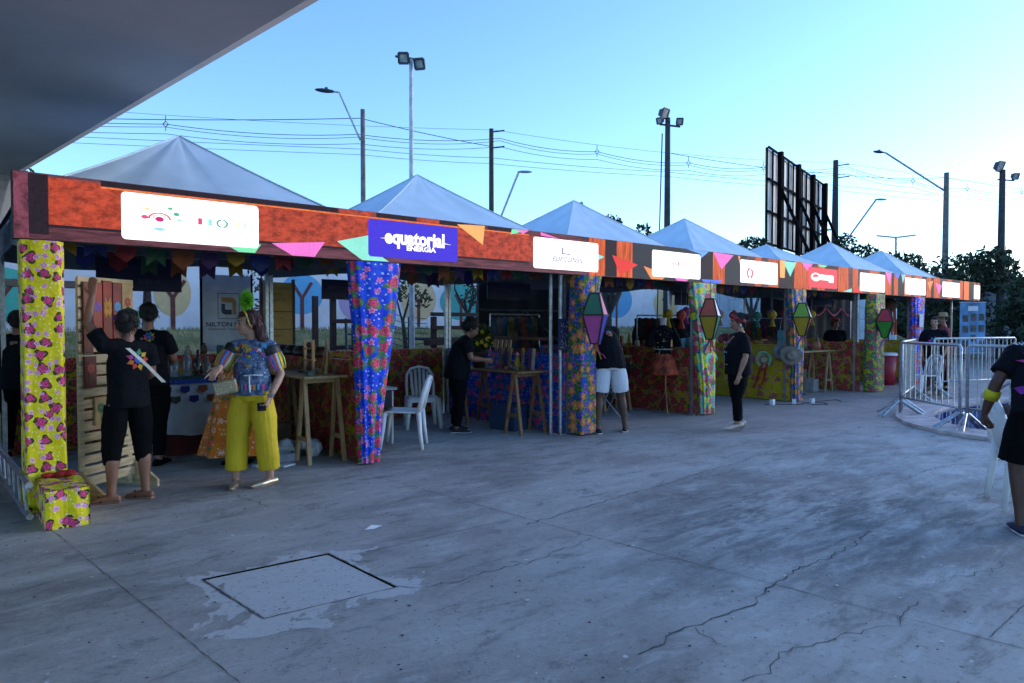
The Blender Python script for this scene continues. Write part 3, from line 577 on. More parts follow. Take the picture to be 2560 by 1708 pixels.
drape('pillar_wrap', 'yellow and green flowered pillar behind the red and green lantern', [(2.155, 15.36, -.05, .27, .12), (1.2, 15.33, -.05, .26, .13), (.02, 15.33, -.05, .26, .14)], F_YGR, 'pillar', fold=.006, nf=6, box=.35, cw=.8)
drape('pillar_curtain', 'farthest blue flowered curtain with a paper notice', [(2.155, 18.05, .05, .34, .09), (1.2, 18.05, .06, .26, .085), (.02, 18.05, .1, .2, .08)], F_BLU, fold=.02, nf=10, box=.65, cw=.7)
tag(quad('paper_notice', [(17.86, -.07, 1.42), (18.12, -.07, 1.42), (18.12, -.07, 1.74), (17.86, -.07, 1.74)], M('notice paper', (.6, .63, .75), .8, var=.3, scale=25)), 'white paper notice pinned to the farthest blue curtain', 'notice')
for nm, x, y, lab in (('scaffold_pole', 5.94, .19, 'bare metal pole left of the orange rose pillar'), ('scaffold_pole', 5.86, .30, 'second metal pole behind the orange rose pillar'), ('scaffold_pole', 15.02, .17, 'metal pole left of the yellow and green pillar')):
    mb = MB(); mb.tube([(0, 0, 0), (0, 0, 2.5)], .025, 10); mb.box((0, 0, .006), (.12, .12, .012)); mb.tube([(0, 0, .4), (0, 0, .44)], .032, 10); tag(put(nm, mb, ALU, loc=(x, y, 0)), lab, 'pole')
mb = MB(); mb.grid(lambda u, v: (.05 + .28 * u, -.56 + .58 * v, .285 + .006 * math.sin(u * 9 + v * 7)), 8, 12); 
for f in (lambda u, v: (.05 + .28 * u, -.56 - .008 * math.sin(u * 11), .285 * v), lambda u, v: (.33 + .006 * math.sin(u * 9), -.56 + .58 * u, .285 * v), lambda u, v: (.05, .02 - .58 * u, .285 * v)): mb.grid(f, 10, 5)
st = put('cloth_step', mb, F_YEL, smooth=False); tag(st, 'low block wrapped in yellow rose cloth at the pillar foot', 'block')
mb = MB()
for i in range(9): mb.ball((.2 + random.uniform(-.09, .09), -.06 + random.uniform(-.05, .05), .31), (.05, .035, .02), 8, 6)
tag(link('red_cloth', remesh(mb, .008, 3, nz=.006, nsc=30, name='red_cloth'), M('red cloth', (.42, .012, .015), .8), smooth=True), 'crumpled red cloth on the yellow block', 'cloth')
# ladder truss of the screen frame lying at left
t = thing('truss', 'silver ladder truss lying on the floor at the left edge', 'truss', (-.02, -.3, 0))
for dx, z in ((0, .06), (0, .30)): mb = MB(); mb.tube([(dx, 0, z), (dx - .12, 3.6, z)], .024, 10); put('chord', mb, ALU, t)
for i in range(10): mb = MB(); y = .15 + i * .36; mb.tube([(-y * .033, y, .06), (-(y + .12) * .033, y + .12, .30)], .012, 8); put('rung', mb, ALU, t)
# ------------------------------------------------------------------ paper lanterns
def lantern(lab, x, y, zt, zb, cols, rz, w_=.195):
    zm = zt - (zt - zb) * .43; t = thing('paper_lantern', lab, 'lantern', (x, y, 0), rz, 'paper lanterns hung on the pillars')
    tp = [(a * .06, b_ * .06, zt) for a, b_ in ((-1, -1), (1, -1), (1, 1), (-1, 1))]; md = [(a * w_ * .7, b_ * w_ * .7, zm) for a, b_ in ((-1, -1), (1, -1), (1, 1), (-1, 1))]; bt = [(a * .05, b_ * .05, zb) for a, b_ in ((-1, -1), (1, -1), (1, 1), (-1, 1))]
    for i in range(4):
        j = (i + 1) % 4
        quad('pane', [md[i], md[j], tp[j], tp[i]], M('lantern %s' % (cols[i],), cols[i], .5, var=.08), t); quad('pane', [bt[i], bt[j], md[j], md[i]], M('lantern %s' % (cols[4 + i],), cols[4 + i], .5, var=.08), t)
    mb = MB()
    for i in range(4):
        j = (i + 1) % 4
        for a, b_ in ((tp[i], tp[j]), (md[i], md[j]), (bt[i], bt[j]), (tp[i], md[i]), (md[i], bt[i])): mb.beam(a, b_, .018)
    mb.tube([(0, 0, zt), (0, 0, zt + .28)], .004, 5); put('frame', mb, M('lantern black', (.008, .008, .01), .6), t)
    for i, c in enumerate(((.5, .03, .2), (.5, .45, .03), (.03, .3, .1), (.05, .08, .5), (.6, .1, .02))):
        a = i * 1.25; mb = MB(); mb.grid(lambda u, v: (.02 * math.cos(a) + (u - .5) * .02 + v * v * .12 * math.cos(a), .02 * math.sin(a) + v * v * .12 * math.sin(a), zb + .02 - .22 * v + .02 * math.sin(v * 9 + i)), 1, 8)
        put('streamer', mb, M('streamer%d' % i, c, .6), t, smooth=True)
    return t
G_, P_, K_, B_, Y_, W_, O_, Rd, Lm, Cr = (.02, .14, .07), (.62, .16, .28), (.52, .08, .30), (.015, .02, .35), (.42, .27, .01), (.75, .75, .76), (.36, .06, .025), (.40, .015, .03), (.16, .32, .02), (.70, .64, .50)
tc = R(40 - 6)
lantern('paper lantern with green and pink top over violet and blue base', 6.1, -.30, 1.90, 1.24, [G_, P_, G_, P_, K_, B_, K_, B_], R(-62))
lantern('paper lantern with rust and white top over ochre and green base', 8.73, -.28, 1.89, 1.26, [O_, W_, O_, W_, Y_, (.01, .15, .06), Y_, G_], R(-68))
lantern('paper lantern with lime and white top over ochre and red base', 11.65, -.28, 1.88, 1.28, [Lm, W_, Lm, W_, Y_, (.35, .02, .02), Y_, Rd], R(-70), .21)
lantern('paper lantern with red and cream top over green and blue base', 15.2, -.32, 1.82, 1.20, [Rd, Cr, Rd, Cr, (.04, .26, .02), B_, G_, B_], R(-72), .23)
# ------------------------------------------------------------------ bunting under the canopies
FC = [(.26, .16, .005), (.006, .02, .16), (.18, .006, .012), (.006, .06, .025), (.20, .05, .006), (.04, .008, .08)]
def bunting(lab, p, q, n, sag, seed, size=.2):
    rr = random.Random(seed); p, q = Vector(p), Vector(q); t = thing('bunting', lab, 'bunting', (0, 0, 0), group='bunting strings under the tents')
    at = lambda u: p.lerp(q, u) - Vector((0, 0, sag * 4 * u * (1 - u)))
    mb = MB(); mb.tube([at(i / 16) for i in range(17)], .004, 5); put('cord', mb, M('cord white', (.5, .5, .5), .8), t)
    d = (q - p).normalized()
    for i in range(n):
        u = (i + .5) / n; c = at(u); w_ = size * rr.uniform(.8, 1.05); h = size * rr.uniform(.95, 1.25); k_ = Vector((0, 0, 1)); tw = Vector((-d.y, d.x, 0)) * rr.uniform(-.05, .05)
        if rr.random() < .5: pts = [c - d * w_ / 2, c + d * w_ / 2, c + d * w_ * .46 - k_ * h + tw, c - k_ * h * .72 + tw, c - d * w_ * .46 - k_ * h + tw]
        else: pts = [c - d * w_ / 2, c + d * w_ / 2, c + d * w_ * .46 - k_ * h * .7 + tw, c - k_ * h + tw, c - d * w_ * .46 - k_ * h * .7 + tw]
        quad('flag', pts, M('flag%d' % (i * 7 % 6), FC[rr.randrange(6)] if False else FC[i * 7 % 6], .7), t)
for k in range(5):
    bunting('string of paper flags across the front of the %s tent' % ORD[k], (3 * k + .2, .55, 2.34), (3 * k + 2.85, .5, 2.34), 11, .08, k)
    if k < 2: bunting('string of paper flags across the middle of the %s tent' % ORD[k], (3 * k + .2, 1.7, 2.36), (3 * k + 2.85, 1.6, 2.36), 9, .14, k + 20)
# navy name boards hung at the back
NVM = M('navy board', (.008, .012, .055), .6)
for x0, x1, z0, z1, lab in ((.92, 1.86, 1.90, 2.30, 'dark navy hanging board with faint lettering behind the raised arm'), (3.75, 4.5, 1.86, 2.15, 'navy hanging board at the back of the second tent'), (6.79, 7.78, 1.93, 2.22, 'navy hanging board at the back of the third tent'), (12.1, 13.0, 1.92, 2.2, 'navy hanging board at the back of the fifth tent'), (18.3, 19.6, 2.0, 2.3, 'navy hanging board at the back of the farthest tent')):
    t = thing('hanging_board', lab, 'board', (0, 2.9, 0), group='navy boards hung in the tents')
    mb = MB(); mb.box(((x0 + x1) / 2, 0, (z0 + z1) / 2), (x1 - x0, .02, z1 - z0)); put('board', mb, NVM, t)
    for x in (x0 + .1, x1 - .1): mb = MB(); mb.tube([(x, 0, z1), (x, 0, 2.5)], .004, 5); put('cord', mb, M('cord white', (.5, .5, .5), .8), t)
    for i, s_ in enumerate(('ARTESANATO', 'SEBRAE')): textmesh('lettering', s_, .07, M('board ink', (.05, .06, .14), .6), t, frontM((x0 + x1) / 2 + (.1 if i else -.05), -.013, z1 - .12 - i * .16), 0, 1.1)
# ------------------------------------------------------------------ poles, lamps, wires
CP = M('pole concrete', (.16, .15, .145), .9, var=.3, scale=6); DP = M('dark pole', (.045, .042, .045), .8, var=.3, scale=6); GP = M('grey pole paint', (.42, .46, .50), .5, .2); LH = M('lamp housing', (.03, .035, .05), .5); GL = M('lamp glass', (.35, .38, .36), .2, var=.3)
def pole(name, lab, x, y, top, r0, r1, mat, cat='pole'):
    t = thing(name, lab, cat, (x, y, 0)); mb = MB(); mb.tube([(0, 0, -.2), (0, 0, top * .5), (0, 0, top)], [r0, (r0 + r1) / 2, r1], 14); put('shaft', mb, mat, t, smooth=False); return t
def flood(t, p, aim, s=.42):
    p = Vector(p); a = Vector(aim).normalized(); q = a.to_track_quat('-Y', 'Z').to_matrix()
    mb = MB(); f = [(-s / 2, -.10, -s / 2), (s / 2, -.10, -s / 2), (s / 2, -.10, s / 2), (-s / 2, -.10, s / 2)]; bk = [(-s * .28, .12, -s * .3), (s * .28, .12, -s * .3), (s * .28, .12, s * .3), (-s * .28, .12, s * .3)]
    mb.add([p + q @ Vector(v) for v in f + bk], [(4, 5, 6, 7), (0, 4, 7, 3), (1, 2, 6, 5), (3, 7, 6, 2), (0, 1, 5, 4)])
    for i in range(4): mb.beam(p + q @ Vector(f[i]), p + q @ Vector(f[(i + 1) % 4]), .035)
    h = put('floodlight', mb, LH, t); g_ = s * .44
    quad('glass', [p + q @ Vector(v) for v in ((-g_, -.095, -g_), (g_, -.095, -g_), (g_, -.095, g_), (-g_, -.095, g_))], GL, h)
rt = Vector((.766, -.643, 0)); toc = Vector((-.64, -.77, -.45))
t = pole('floodlight_pole', 'slim grey pole with two square floodlights above the second tent', 6.54, 4.96, 6.6, .06, .035, GP)
mb = MB(); mb.beam(-rt * .30 + Vector((0, 0, 6.65)), rt * .22 + Vector((0, 0, 6.57)), .035); put('crossarm', mb, LH, t); flood(t, -rt * .13 + Vector((0, 0, 6.62)), toc, .185); flood(t, rt * .19 + Vector((0, 0, 6.52)), toc + Vector((-.2, .1, -.15)), .185)
def arm_lamp(t, p, q, thick=.035):
    p, q = Vector(p), Vector(q); mb = MB(); d = (q - p); hd = Vector((d.x, d.y, 0)).normalized()
    mb.tube([p, p.lerp(q, .5), p.lerp(q, .93), q, q + hd * .25], thick, 8); put('arm', mb, GP, t)
    mb = MB(); c = q + hd * .5; mb.ball((0, 0, 0), (.36, .13, .07), 12, 6); mb.box((-.05, 0, .08), (.10, .08, .08))
    o = put('lamp_head', mb, LH, t, smooth=False, loc=c, rz=math.atan2(hd.y, hd.x))
t = pole('utility_pole', 'pale concrete utility pole with a long lamp arm, left of the floodlights', 11.45, 16.25, 9.3, .105, .08, CP); arm_lamp(t, (-.05, .1, 8.2), (-.75, .35, 9.85))
t = pole('utility_pole', 'dark utility pole rising behind the second and third tents', 16.9, 15.6, 9.45, .13, .09, DP)
for z in (9.35, 8.7): mb = MB(); mb.beam((.1, 0, z), (.45, -.3, z + .05), .05); put('bracket', mb, LH, t)
t = pole('utility_pole', 'dark utility pole right behind the billboard', 33.7, 9.35, 9.6, .24, .12, DP); 
for z in (9.35, 8.75): mb = MB(); mb.beam((.1, 0, z), (.6, -.4, z + .08), .05); put('bracket', mb, LH, t)
t = pole('utility_pole', 'grey utility pole with a lamp arm at the right', 41.3, 6.9, 9.65, .20, .12, CP); arm_lamp(t, (-.1, .1, 8.72), (-4.1, 1.5, 10.35), .05)
t = pole('floodlight_pole', 'dark tall pole with a big and a small floodlight by the fourth tent', 17.52, 7.25, 8.1, .13, .08, DP)
mb = MB(); mb.beam(-rt * .26 + Vector((0, 0, 7.9)), rt * .40 + Vector((0, 0, 7.82)), .05); put('crossarm', mb, LH, t); flood(t, -rt * .15 + Vector((0, 0, 8.25)), toc + rt * .9, .30); flood(t, -rt * .22 + Vector((0, 0, 8.02)), toc - rt, .18); flood(t, rt * .36 + Vector((0, 0, 8.0)), toc, .2)
mb = MB(); mb.tube([(-.15, .1, 7.6), (-.22, .15, 4), (-.28, .2, 0)], .02, 6); put('conduit', mb, LH, t)
t = pole('floodlight_pole', 'dark pole with a floodlight at the far right edge', 34.05, 2.48, 8.0, .17, .11, DP); flood(t, (-.2, .1, 8.15), toc + rt * .5, .42); flood(t, rt * .5 + Vector((0, 0, 7.75)), toc, .25); mb = MB(); mb.beam(-rt * .2 + Vector((0, 0, 7.6)), rt * .5 + Vector((0, 0, 7.55)), .05); put('crossarm', mb, LH, t)
for lab, p, q in (('thin street lamp leaning right between the second and third tents', (16.44, 14.68, 0), (17.13, 14.16, 7.47)), ('thin street lamp beside the billboard', (33.0, 8.63, 0), (34.24, 7.65, 7.47))):
    t = thing('street_lamp', lab, 'street lamp', p); d = Vector(q) - Vector(p); mb = MB(); mb.tube([(0, 0, 0), (0, 0, 5.3), (d.x, d.y, d.z)], .045, 8); put('post', mb, GP, t)
    mb = MB(); mb.ball((0, 0, 0), (.3, .12, .05), 10, 6); put('lamp_head', mb, GP, t, loc=(d.x + .2, d.y - .15, d.z + .03), rz=math.atan2(d.y, d.x))
WR = M('cable black', (.02, .022, .035), .6)
def cable(lab, pts, r, sag=.25, spacer=()):
    t = thing('overhead_cable', lab, 'cable', (0, 0, 0), group='overhead cables'); P = []
    for a, b_ in zip(pts, pts[1:]):
        a, b_ = Vector(a), Vector(b_)
        for i in range(10): u = i / 10; P.append(a.lerp(b_, u) - Vector((0, 0, sag * 4 * u * (1 - u))))
    P.append(Vector(pts[-1])); mb = MB(); mb.tube(P, r, 5); put('wire', mb, WR, t)
    for p in spacer:
        p = Vector(p); mb = MB(); k_ = .10
        for a, b_ in (((-k_, 0), (0, k_)), ((0, k_), (k_, 0)), ((k_, 0), (0, -k_)), ((0, -k_), (-k_, 0))): mb.beam(p + rt * a[0] + Vector((0, 0, a[1])), p + rt * b_[0] + Vector((0, 0, b_[1])), .02)
        mb.beam(p + Vector((0, 0, .10)), p + Vector((0, 0, .30)), .02); mb.beam(p - Vector((0, 0, .10)), p - Vector((0, 0, .24)), .02); put('spacer', mb, WR, t)
A_ = [(-4, 27, 9.0), (5.76, 20.07, 8.56), (11.35, 16.42, 8.42), (17.2, 15.4, 9.08), (21.74, 14.26, 9.05), (26.07, 12.58, 8.91), (29.92, 11.06, 9.0), (34.2, 9.0, 9.3), (38.91, 7.7, 9.02), (42.83, 6.37, 8.91), (46.94, 4.89, 9.03), (60, 0, 9)]
cable('upper bundled cable with diamond spacers crossing the whole sky', A_, .012, .16, A_[1:2] + A_[4:7] + A_[8:11])
cable('cable running just under the upper bundled cable', [(x, y, z - .1) for x, y, z in A_], .010, .19)
cable('lower cable of the spaced bundle', [(x, y, z - .34) for x, y, z in A_], .010, .15)
cable('faint lower cable sloping behind the poles', [(-5, 30, 8.9), (12.88, 19.07, 8.65), (18.16, 17.25, 8.78), (26.53, 14.16, 8.82), (36.75, 10.82, 9.0), (58, 2.9, 8.9)], .010, .06)
cable('lowest faint cable sloping behind the poles', [(-5, 30, 8.65), (12.88, 19.06, 8.42), (18.16, 17.25, 8.53), (26.52, 14.15, 8.61), (36.74, 10.81, 8.72), (58, 2.8, 8.55)], .009, .06)
cable('straight dark cable from the left to the pale utility pole', [(-6, 27, 8.2), (4.19, 21.13, 8.69), (11.4, 16.35, 9.0), (16.85, 15.65, 8.75)], .014, .05)
cable('cable from the billboard pole to the right lamp pole', [(24, 12, 8.9), (33.98, 9.22, 8.93), (41.27, 7.04, 9.4), (60, .5, 9.2)], .012, .12)
cable('thin topmost wire across the sky', [(-5, 27, 9.6), (17, 15.5, 9.4), (33.9, 9.2, 9.5), (60, 0, 9.6)], .007, .3)
# ------------------------------------------------------------------ billboard seen from behind
t = thing('billboard', 'large billboard seen from behind with black steel frame', 'billboard', (0, 0, 0))
a0, a1 = Vector((24.2, 7.55, 0)), Vector((32.95, 9.6, 0)); bd = (a1 - a0).normalized(); bn = Vector((bd.y, -bd.x, 0)); zt, zb = 8.34, 4.62; BK = M('black steel', (.006, .006, .008), .9, spec=.05)
for i in range(9):
    u0, u1 = i / 9 + .004, (i + 1) / 9 - .004; mb = MB(); p, q = a0.lerp(a1, u0) - bn * .1, a0.lerp(a1, u1) - bn * .1
    mb.add([(p.x, p.y, zb), (q.x, q.y, zb), (q.x, q.y, zt), (p.x, p.y, zt)] + [(v.x - bn.x * .03, v.y - bn.y * .03, z) for v, z in ((p, zb), (q, zb), (q, zt), (p, zt))], [(0, 1, 2, 3), (7, 6, 5, 4), (0, 4, 5, 1), (2, 6, 7, 3)])
    put('sheet', mb, M('billboard sheet%d' % (i % 3), ((.46, .50, .52), (.38, .42, .45), (.50, .52, .52))[i % 3], .5, var=.25, scale=.7), t)
for i in range(13): p = a0.lerp(a1, i / 12) - bn * .05; mb = MB(); mb.beam((p.x, p.y, zb), (p.x, p.y, zt), .05, .06, up=tuple(bn)); put('stud', mb, BK, t)
for z in (zb, zb + 1.25, zb + 2.5, zt): mb = MB(); mb.beam((a0.x, a0.y, z), (a1.x, a1.y, z), .05, .09, up=(0, 0, 1)); put('rail', mb, BK, t)
for i in (.12, .42, .7, .97):
    p = a0.lerp(a1, i) + bn * .16; mb = MB(); mb.beam((p.x, p.y, 0), (p.x, p.y, zt), .17); put('post', mb, BK, t)
    q = p + bn * 2.6 + bd * .3; mb = MB(); mb.beam((p.x, p.y, zt - 1.4), (q.x, q.y, .5), .12); put('brace', mb, BK, t)
# ------------------------------------------------------------------ trees
LFD = M('foliage dark', (.022, .040, .014), .7, var=.5, scale=1.2); LFM = M('foliage mid', (.04, .07, .02), .7, var=.5, scale=1.2); BRK = M('bark', (.05, .04, .03), .9)
def tree(lab, x, y, h, clumps, n, size, mat=LFD, seed=1, name='tree', twigs=0, z0=0, grp=None):
    rr = random.Random(seed); t = thing(name, lab, 'tree', (x, y, z0), group=grp)
    mb = MB(); base = Vector((0, 0, -.1)); fork = Vector((rr.uniform(-.1, .1), rr.uniform(-.1, .1), h * .4)); mb.tube([base, fork * .5, fork], [h * .028, h * .022, h * .018], 8)
    for c, r in clumps:
        c = Vector(c); m_ = fork.lerp(c, .5) + Vector((rr.uniform(-.2, .2), rr.uniform(-.2, .2), .1)); mb.tube([fork - Vector((0, 0, .1)), m_, c], [h * .013, h * .009, h * .004], 6)
        for _ in range(twigs):
            d = Vector((rr.gauss(0, .6), rr.gauss(0, .6), rr.uniform(.6, 1.4))) * r[0]; e = c + d; mb.tube([c, c + d * .5 + Vector((rr.uniform(-.1, .1),) * 3), e], [h * .004, h * .003, h * .0015], 5)
    put('trunk', mb, BRK, t); put('crown', leaves(n, clumps, size, seed), mat, t, uv=False); return t
def cl(rr, n, w_, z0, z1, r):
    return [((rr.uniform(-w_, w_), rr.uniform(-w_, w_), rr.uniform(z0, z1)), (r * rr.uniform(.6, 1.2), r * rr.uniform(.6, 1.2), r * rr.uniform(.5, .9))) for _ in range(n)]
rr = random.Random(4)
tree('dark leafy tree rising between the third and fourth tents', 14.6, 7.1, 4.6, [((-.75, .5, 4.65), (.28, .28, .38)), ((-.35, .2, 4.4), (.35, .3, .3)), ((.05, 0, 4.35), (.4, .35, .35)), ((.4, -.3, 4.05), (.4, .35, .3)), ((.75, -.6, 4.15), (.25, .25, .3)), ((.6, -.5, 3.7), (.4, .4, .35)), ((0, 0, 3.7), (.6, .6, .5))], 1900, .085, seed=2)
tree('small round tree peeking above the lower tent', 21.4, 6.5, 4.4, [((0, 0, 4.2), (.5, .5, .35)), ((.35, -.25, 4.0), (.4, .4, .3)), ((-.35, .25, 4.0), (.4, .4, .3))], 700, .10, seed=3)
tree('sparse shrubby tree with bare twigs right of the billboard', 30.9, 6.4, 4.6, [((-.9, .8, 4.9), (.5, .5, .6)), ((-.3, .3, 4.3), (.9, .8, .7)), ((.7, -.5, 4.1), (.8, .8, .6)), ((1.3, -1.1, 4.2), (.5, .5, .4)), ((.2, 0, 3.4), (1.5, 1.3, .8)), ((-.8, .6, 3.8), (.7, .7, .6))], 2400, .12, seed=5, twigs=4)
tree('tree at the left edge beyond the side tent', .35, 11.2, 4.4, [((0, 0, 4.0), (.5, .5, .5)), ((.3, 0, 3.5), (.4, .5, .5)), ((-.5, .2, 3.8), (.6, .6, .6)), ((.65, 0, 4.55), (.2, .2, .25))], 1100, .08, seed=6)
tree('small sapling in front of the painted wall behind the plant pot', 9.3, 6.9, 2.6, [((0, 0, 2.0), (.35, .3, .35)), ((.35, 0, 1.7), (.3, .3, .3)), ((-.4, 0, 1.9), (.3, .3, .25)), ((.1, 0, 1.4), (.25, .25, .3))], 420, .06, LFM, 7, z0=.75)
tree('second sapling in front of the painted wall', 7.6, 6.9, 2.2, [((0, 0, 1.5), (.4, .3, .25)), ((.4, 0, 1.3), (.25, .3, .2)), ((-.3, 0, 1.6), (.25, .3, .2))], 260, .06, LFM, 8, z0=.75)
tree('sapling seen behind the sign board', 4.1, 6.6, 2.4, [((0, 0, 1.7), (.25, .3, .3)), ((.2, 0, 1.2), (.2, .3, .3))], 160, .06, LFM, 9, z0=.6)
for i, (x, y, h, w_, n, lab) in enumerate(((33.5, 3.6, 4.4, 1.5, 2600, 'dense dark tree just past the end of the stalls'), (36.5, 5.4, 5.2, 2.0, 2600, 'broad dark tree behind the last tents'), (29.0, .4, 3.4, 1.0, 2200, 'dark bushy tree right of the photo banner'), (38.5, .9, 4.6, 1.8, 2400, 'dark tree by the right floodlight pole'), (31.5, 0.9, 3.6, 1.1, 1700, 'leafy climber tree against the grey wall'), (33, -2.6, 3.4, 1.0, 1500, 'bush at the right edge against the grey wall'))):
    rr = random.Random(40 + i); tree(lab, x, y, h, cl(rr, 9, w_ * .8, h * .3, h * .9, w_ * .7), n, .15, (LFD, LFM)[i % 2 if i > 1 else 0], 50 + i)
# far wood: one mass
g = random.Random(9); cc = []
for i in range(70):
    u = i / 69; x, y = 62 + 14 * u + g.uniform(-4, 4), 30 - 46 * u + g.uniform(-4, 4); h = 5.0 + 1.6 * math.sin(u * 9) + g.uniform(-.6, .9); cc += [((x, y, h * .45), (3, 3, h * .45)), ((x, y, h * .85), (1.9, 1.9, h * .22))]
fw = put('far_wood', leaves(15000, cc, .42, 77), LFD, uv=False); tag(fw, 'dark wooded hillside far behind the stalls at right', 'wood', kind='stuff')
mb = MB(); mb.grid(lambda u, v: (64 + 26 * v + 12 * u, 45 - 90 * u, 4.4 * min(1, v * 2.5) + .5 * noise.noise(Vector((u * 9, v * 4, 0)))), 40, 10); hl = put('hill', mb, M('hill scrub', (.018, .028, .010), .95, var=.5, scale=.5), smooth=True); hl['kind'] = 'structure'
t = thing('boundary_wall', 'grey boundary wall at the right edge behind the bushes', 'wall', (36.0, 0, 0)); mb = MB(); mb.box((0, -4, 1.75), (.25, 18, 3.5)); put('wall', mb, M('grey render', (.40, .41, .45), .9, var=.15, scale=1.5), t); mb = MB(); mb.box((0, -4, 3.53), (.4, 18.1, .07)); put('coping', mb, CP, t)
for lab, x, y, h in (('twin arm street lamp far off behind the row', 60, 16.5, 8.6), ('distant twin lamp post at the right edge', 66, 6.2, 8.0), ('distant twin lamp post left of the billboard', 44, 15.6, 7.6)):
    t = thing('twin_lamp', lab, 'street lamp', (x, y, 0)); mb = MB(); mb.tube([(0, 0, 0), (0, 0, h)], .1, 6); put('post', mb, GP, t); mb = MB(); mb.tube([-rt * 1.6 + Vector((0, 0, h + .15)), (0, 0, h), rt * 1.6 + Vector((0, 0, h + .2))], .07, 6); put('arm', mb, GP, t)
# ------------------------------------------------------------------ people
SK1, SK2, SK3, SK4 = (M('skin %d' % i, c, .5, var=.08, scale=20, sss=.08) for i, c in enumerate(((.46, .25, .17), (.26, .125, .08), (.34, .17, .11), (.10, .045, .03))))
BLK = M('black cotton', (.0045, .006, .010), .85, var=.3, scale=30, spec=.15); BLK2 = M('black trousers', (.003, .0036, .005), .9, var=.3, scale=30, spec=.12)
HAIRM = M('black hair', (.007, .006, .006), .75, var=.4, scale=40, stretch=(1, 1, .15)); REDH = M('red brown hair', (.05, .011, .011), .65, var=.5, scale=40, stretch=(1, 1, .15))
EYE = M('eye dark', (.02, .012, .01), .2); LIP = M('lips', (.32, .07, .07), .4)
def V(*a): return Vector(a)
def joints(s, **ov):
    J = dict(pel=V(0, 0, .86), wai=V(0, 0, 1.0), che=V(0, .01, 1.18), nek=V(0, -.015, 1.335), hed=V(0, .02, 1.50),
             shL=V(-.165, -.01, 1.285), elL=V(-.215, -.03, 1.03), wrL=V(-.215, .04, .80), shR=V(.165, -.01, 1.285), elR=V(.215, -.03, 1.03), wrR=V(.215, .04, .80),
             hiL=V(-.085, 0, .82), knL=V(-.095, .02, .45), anL=V(-.10, -.02, .075), hiR=V(.085, 0, .82), knR=V(.095, .02, .45), anR=V(.10, -.02, .075))
    for k, v in ov.items(): J[k] = Vector(v)
    return {k: v * s for k, v in J.items()}
def rotm(yaw, pitch=0, roll=0): return Matrix.Rotation(R(yaw), 3, 'Z') @ Matrix.Rotation(R(pitch), 3, 'X') @ Matrix.Rotation(R(roll), 3, 'Y')
def hand(mb, wr, d, pn, side, curl=.5, s=1.0, point=False):
    """palm, four fingers, thumb; d = along the hand, pn = palm normal (fingers curl that way)"""
    d = Vector(d).normalized(); pn = Vector(pn); pn = (pn - d * pn.dot(d)).normalized(); x = d.cross(pn) * side
    wr = Vector(wr)
    mb.tube([wr - d * .02, wr + d * .03 * s, wr + d * .085 * s], [(.025 * s, .019 * s), (.036 * s, .016 * s), (.038 * s, .013 * s)], 10, ref=x, round=True)
    for i, (o, L) in enumerate(((-.028, .062), (-.010, .072), (.009, .068), (.027, .052))):
        c = curl * (1 + .15 * i)
        if point and i == 0: c = .08
        p = wr + d * .085 * s + x * o * s; pts = [p - d * .02]; a = 0
        for q in (.45, .32, .23):
            a += c * .75; p = p + (d * math.cos(a) + pn * math.sin(a) + x * o * .9) * L * q * s * 1.15; pts.append(p)
        mb.tube(pts, [.0095 * s, .0092 * s, .0085 * s, .007 * s], 8, round=True)
    b0 = wr + d * .022 * s - x * .03 * s; b1 = b0 + (d * .6 - x * .75 + pn * .35).normalized() * .042 * s; b2 = b1 + (d * .9 - x * .25 + pn * .35).normalized() * .032 * s
    mb.tube([b0 + x * .015, b0, b1, b2], [.012 * s, .012 * s, .0105 * s, .0085 * s], 8, round=True)
def head(mb, c, Rm, s=1.0):
    H = lambda p: c + Rm @ (Vector(p) * s)
    B = lambda p, r: mb.ball(H(p), tuple(q * s for q in r), 14, 9, rot=Rm)
    B((0, -.018, .028), (.072, .090, .084)); B((0, .022, -.022), (.060, .066, .082)); B((0, .040, -.070), (.042, .042, .036)); B((0, .062, .028), (.050, .022, .022))
    for sx in (-1, 1): B((sx * .072, -.012, -.012), (.011, .022, .030)); B((sx * .034, .052, -.028), (.026, .026, .026))
    mb.tube([H((0, .078, .012)), H((0, .098, -.018)), H((0, .090, -.030))], [.010 * s, .0155 * s, .013 * s], 8, round=True)
    B((0, .080, -.053), (.022, .012, .011)); B((0, .070, -.088), (.018, .014, .014))
def face_bits(t, c, Rm, s=1.0):
    H = lambda p: c + Rm @ (Vector(p) * s)
    for sx in (-1, 1): mb = MB(); mb.ball(H((sx * .030, .0745, .004)), tuple(q * s for q in (.0135, .008, .0075)), 8, 6, rot=Rm); put('eye', mb, EYE, t, smooth=True)
    for sx in (-1, 1): mb = MB(); mb.tube([H((sx * .014, .084, .024)), H((sx * .03, .082, .030)), H((sx * .048, .070, .024))], .0038 * s, 6); put('eyebrow', mb, HAIRM, t)
    mb = MB(); mb.ball(H((0, .0855, -.053)), tuple(q * s for q in (.021, .0095, .0085)), 10, 6, rot=Rm); put('lips', mb, LIP, t, smooth=True)
def foot(mb, an, yaw, s=1.0, r=1.0, heel=0.0):
    f = rotm(yaw) @ V(0, 1, 0); a = Vector(an); g = a.copy(); g.z = a.z - .075 * s
    mb.tube([g - f * .045 + V(0, 0, .034 + heel), g + f * .03 + V(0, 0, .038 + heel * .7), g + f * .11 + V(0, 0, .026), g + f * .165 + V(0, 0, .018)], [(.030 * r, .033 * r), (.034 * r, .036 * r), (.040 * r, .024 * r), (.028 * r, .015 * r)], 12, ref=f.cross(V(0, 0, 1)), round=True)
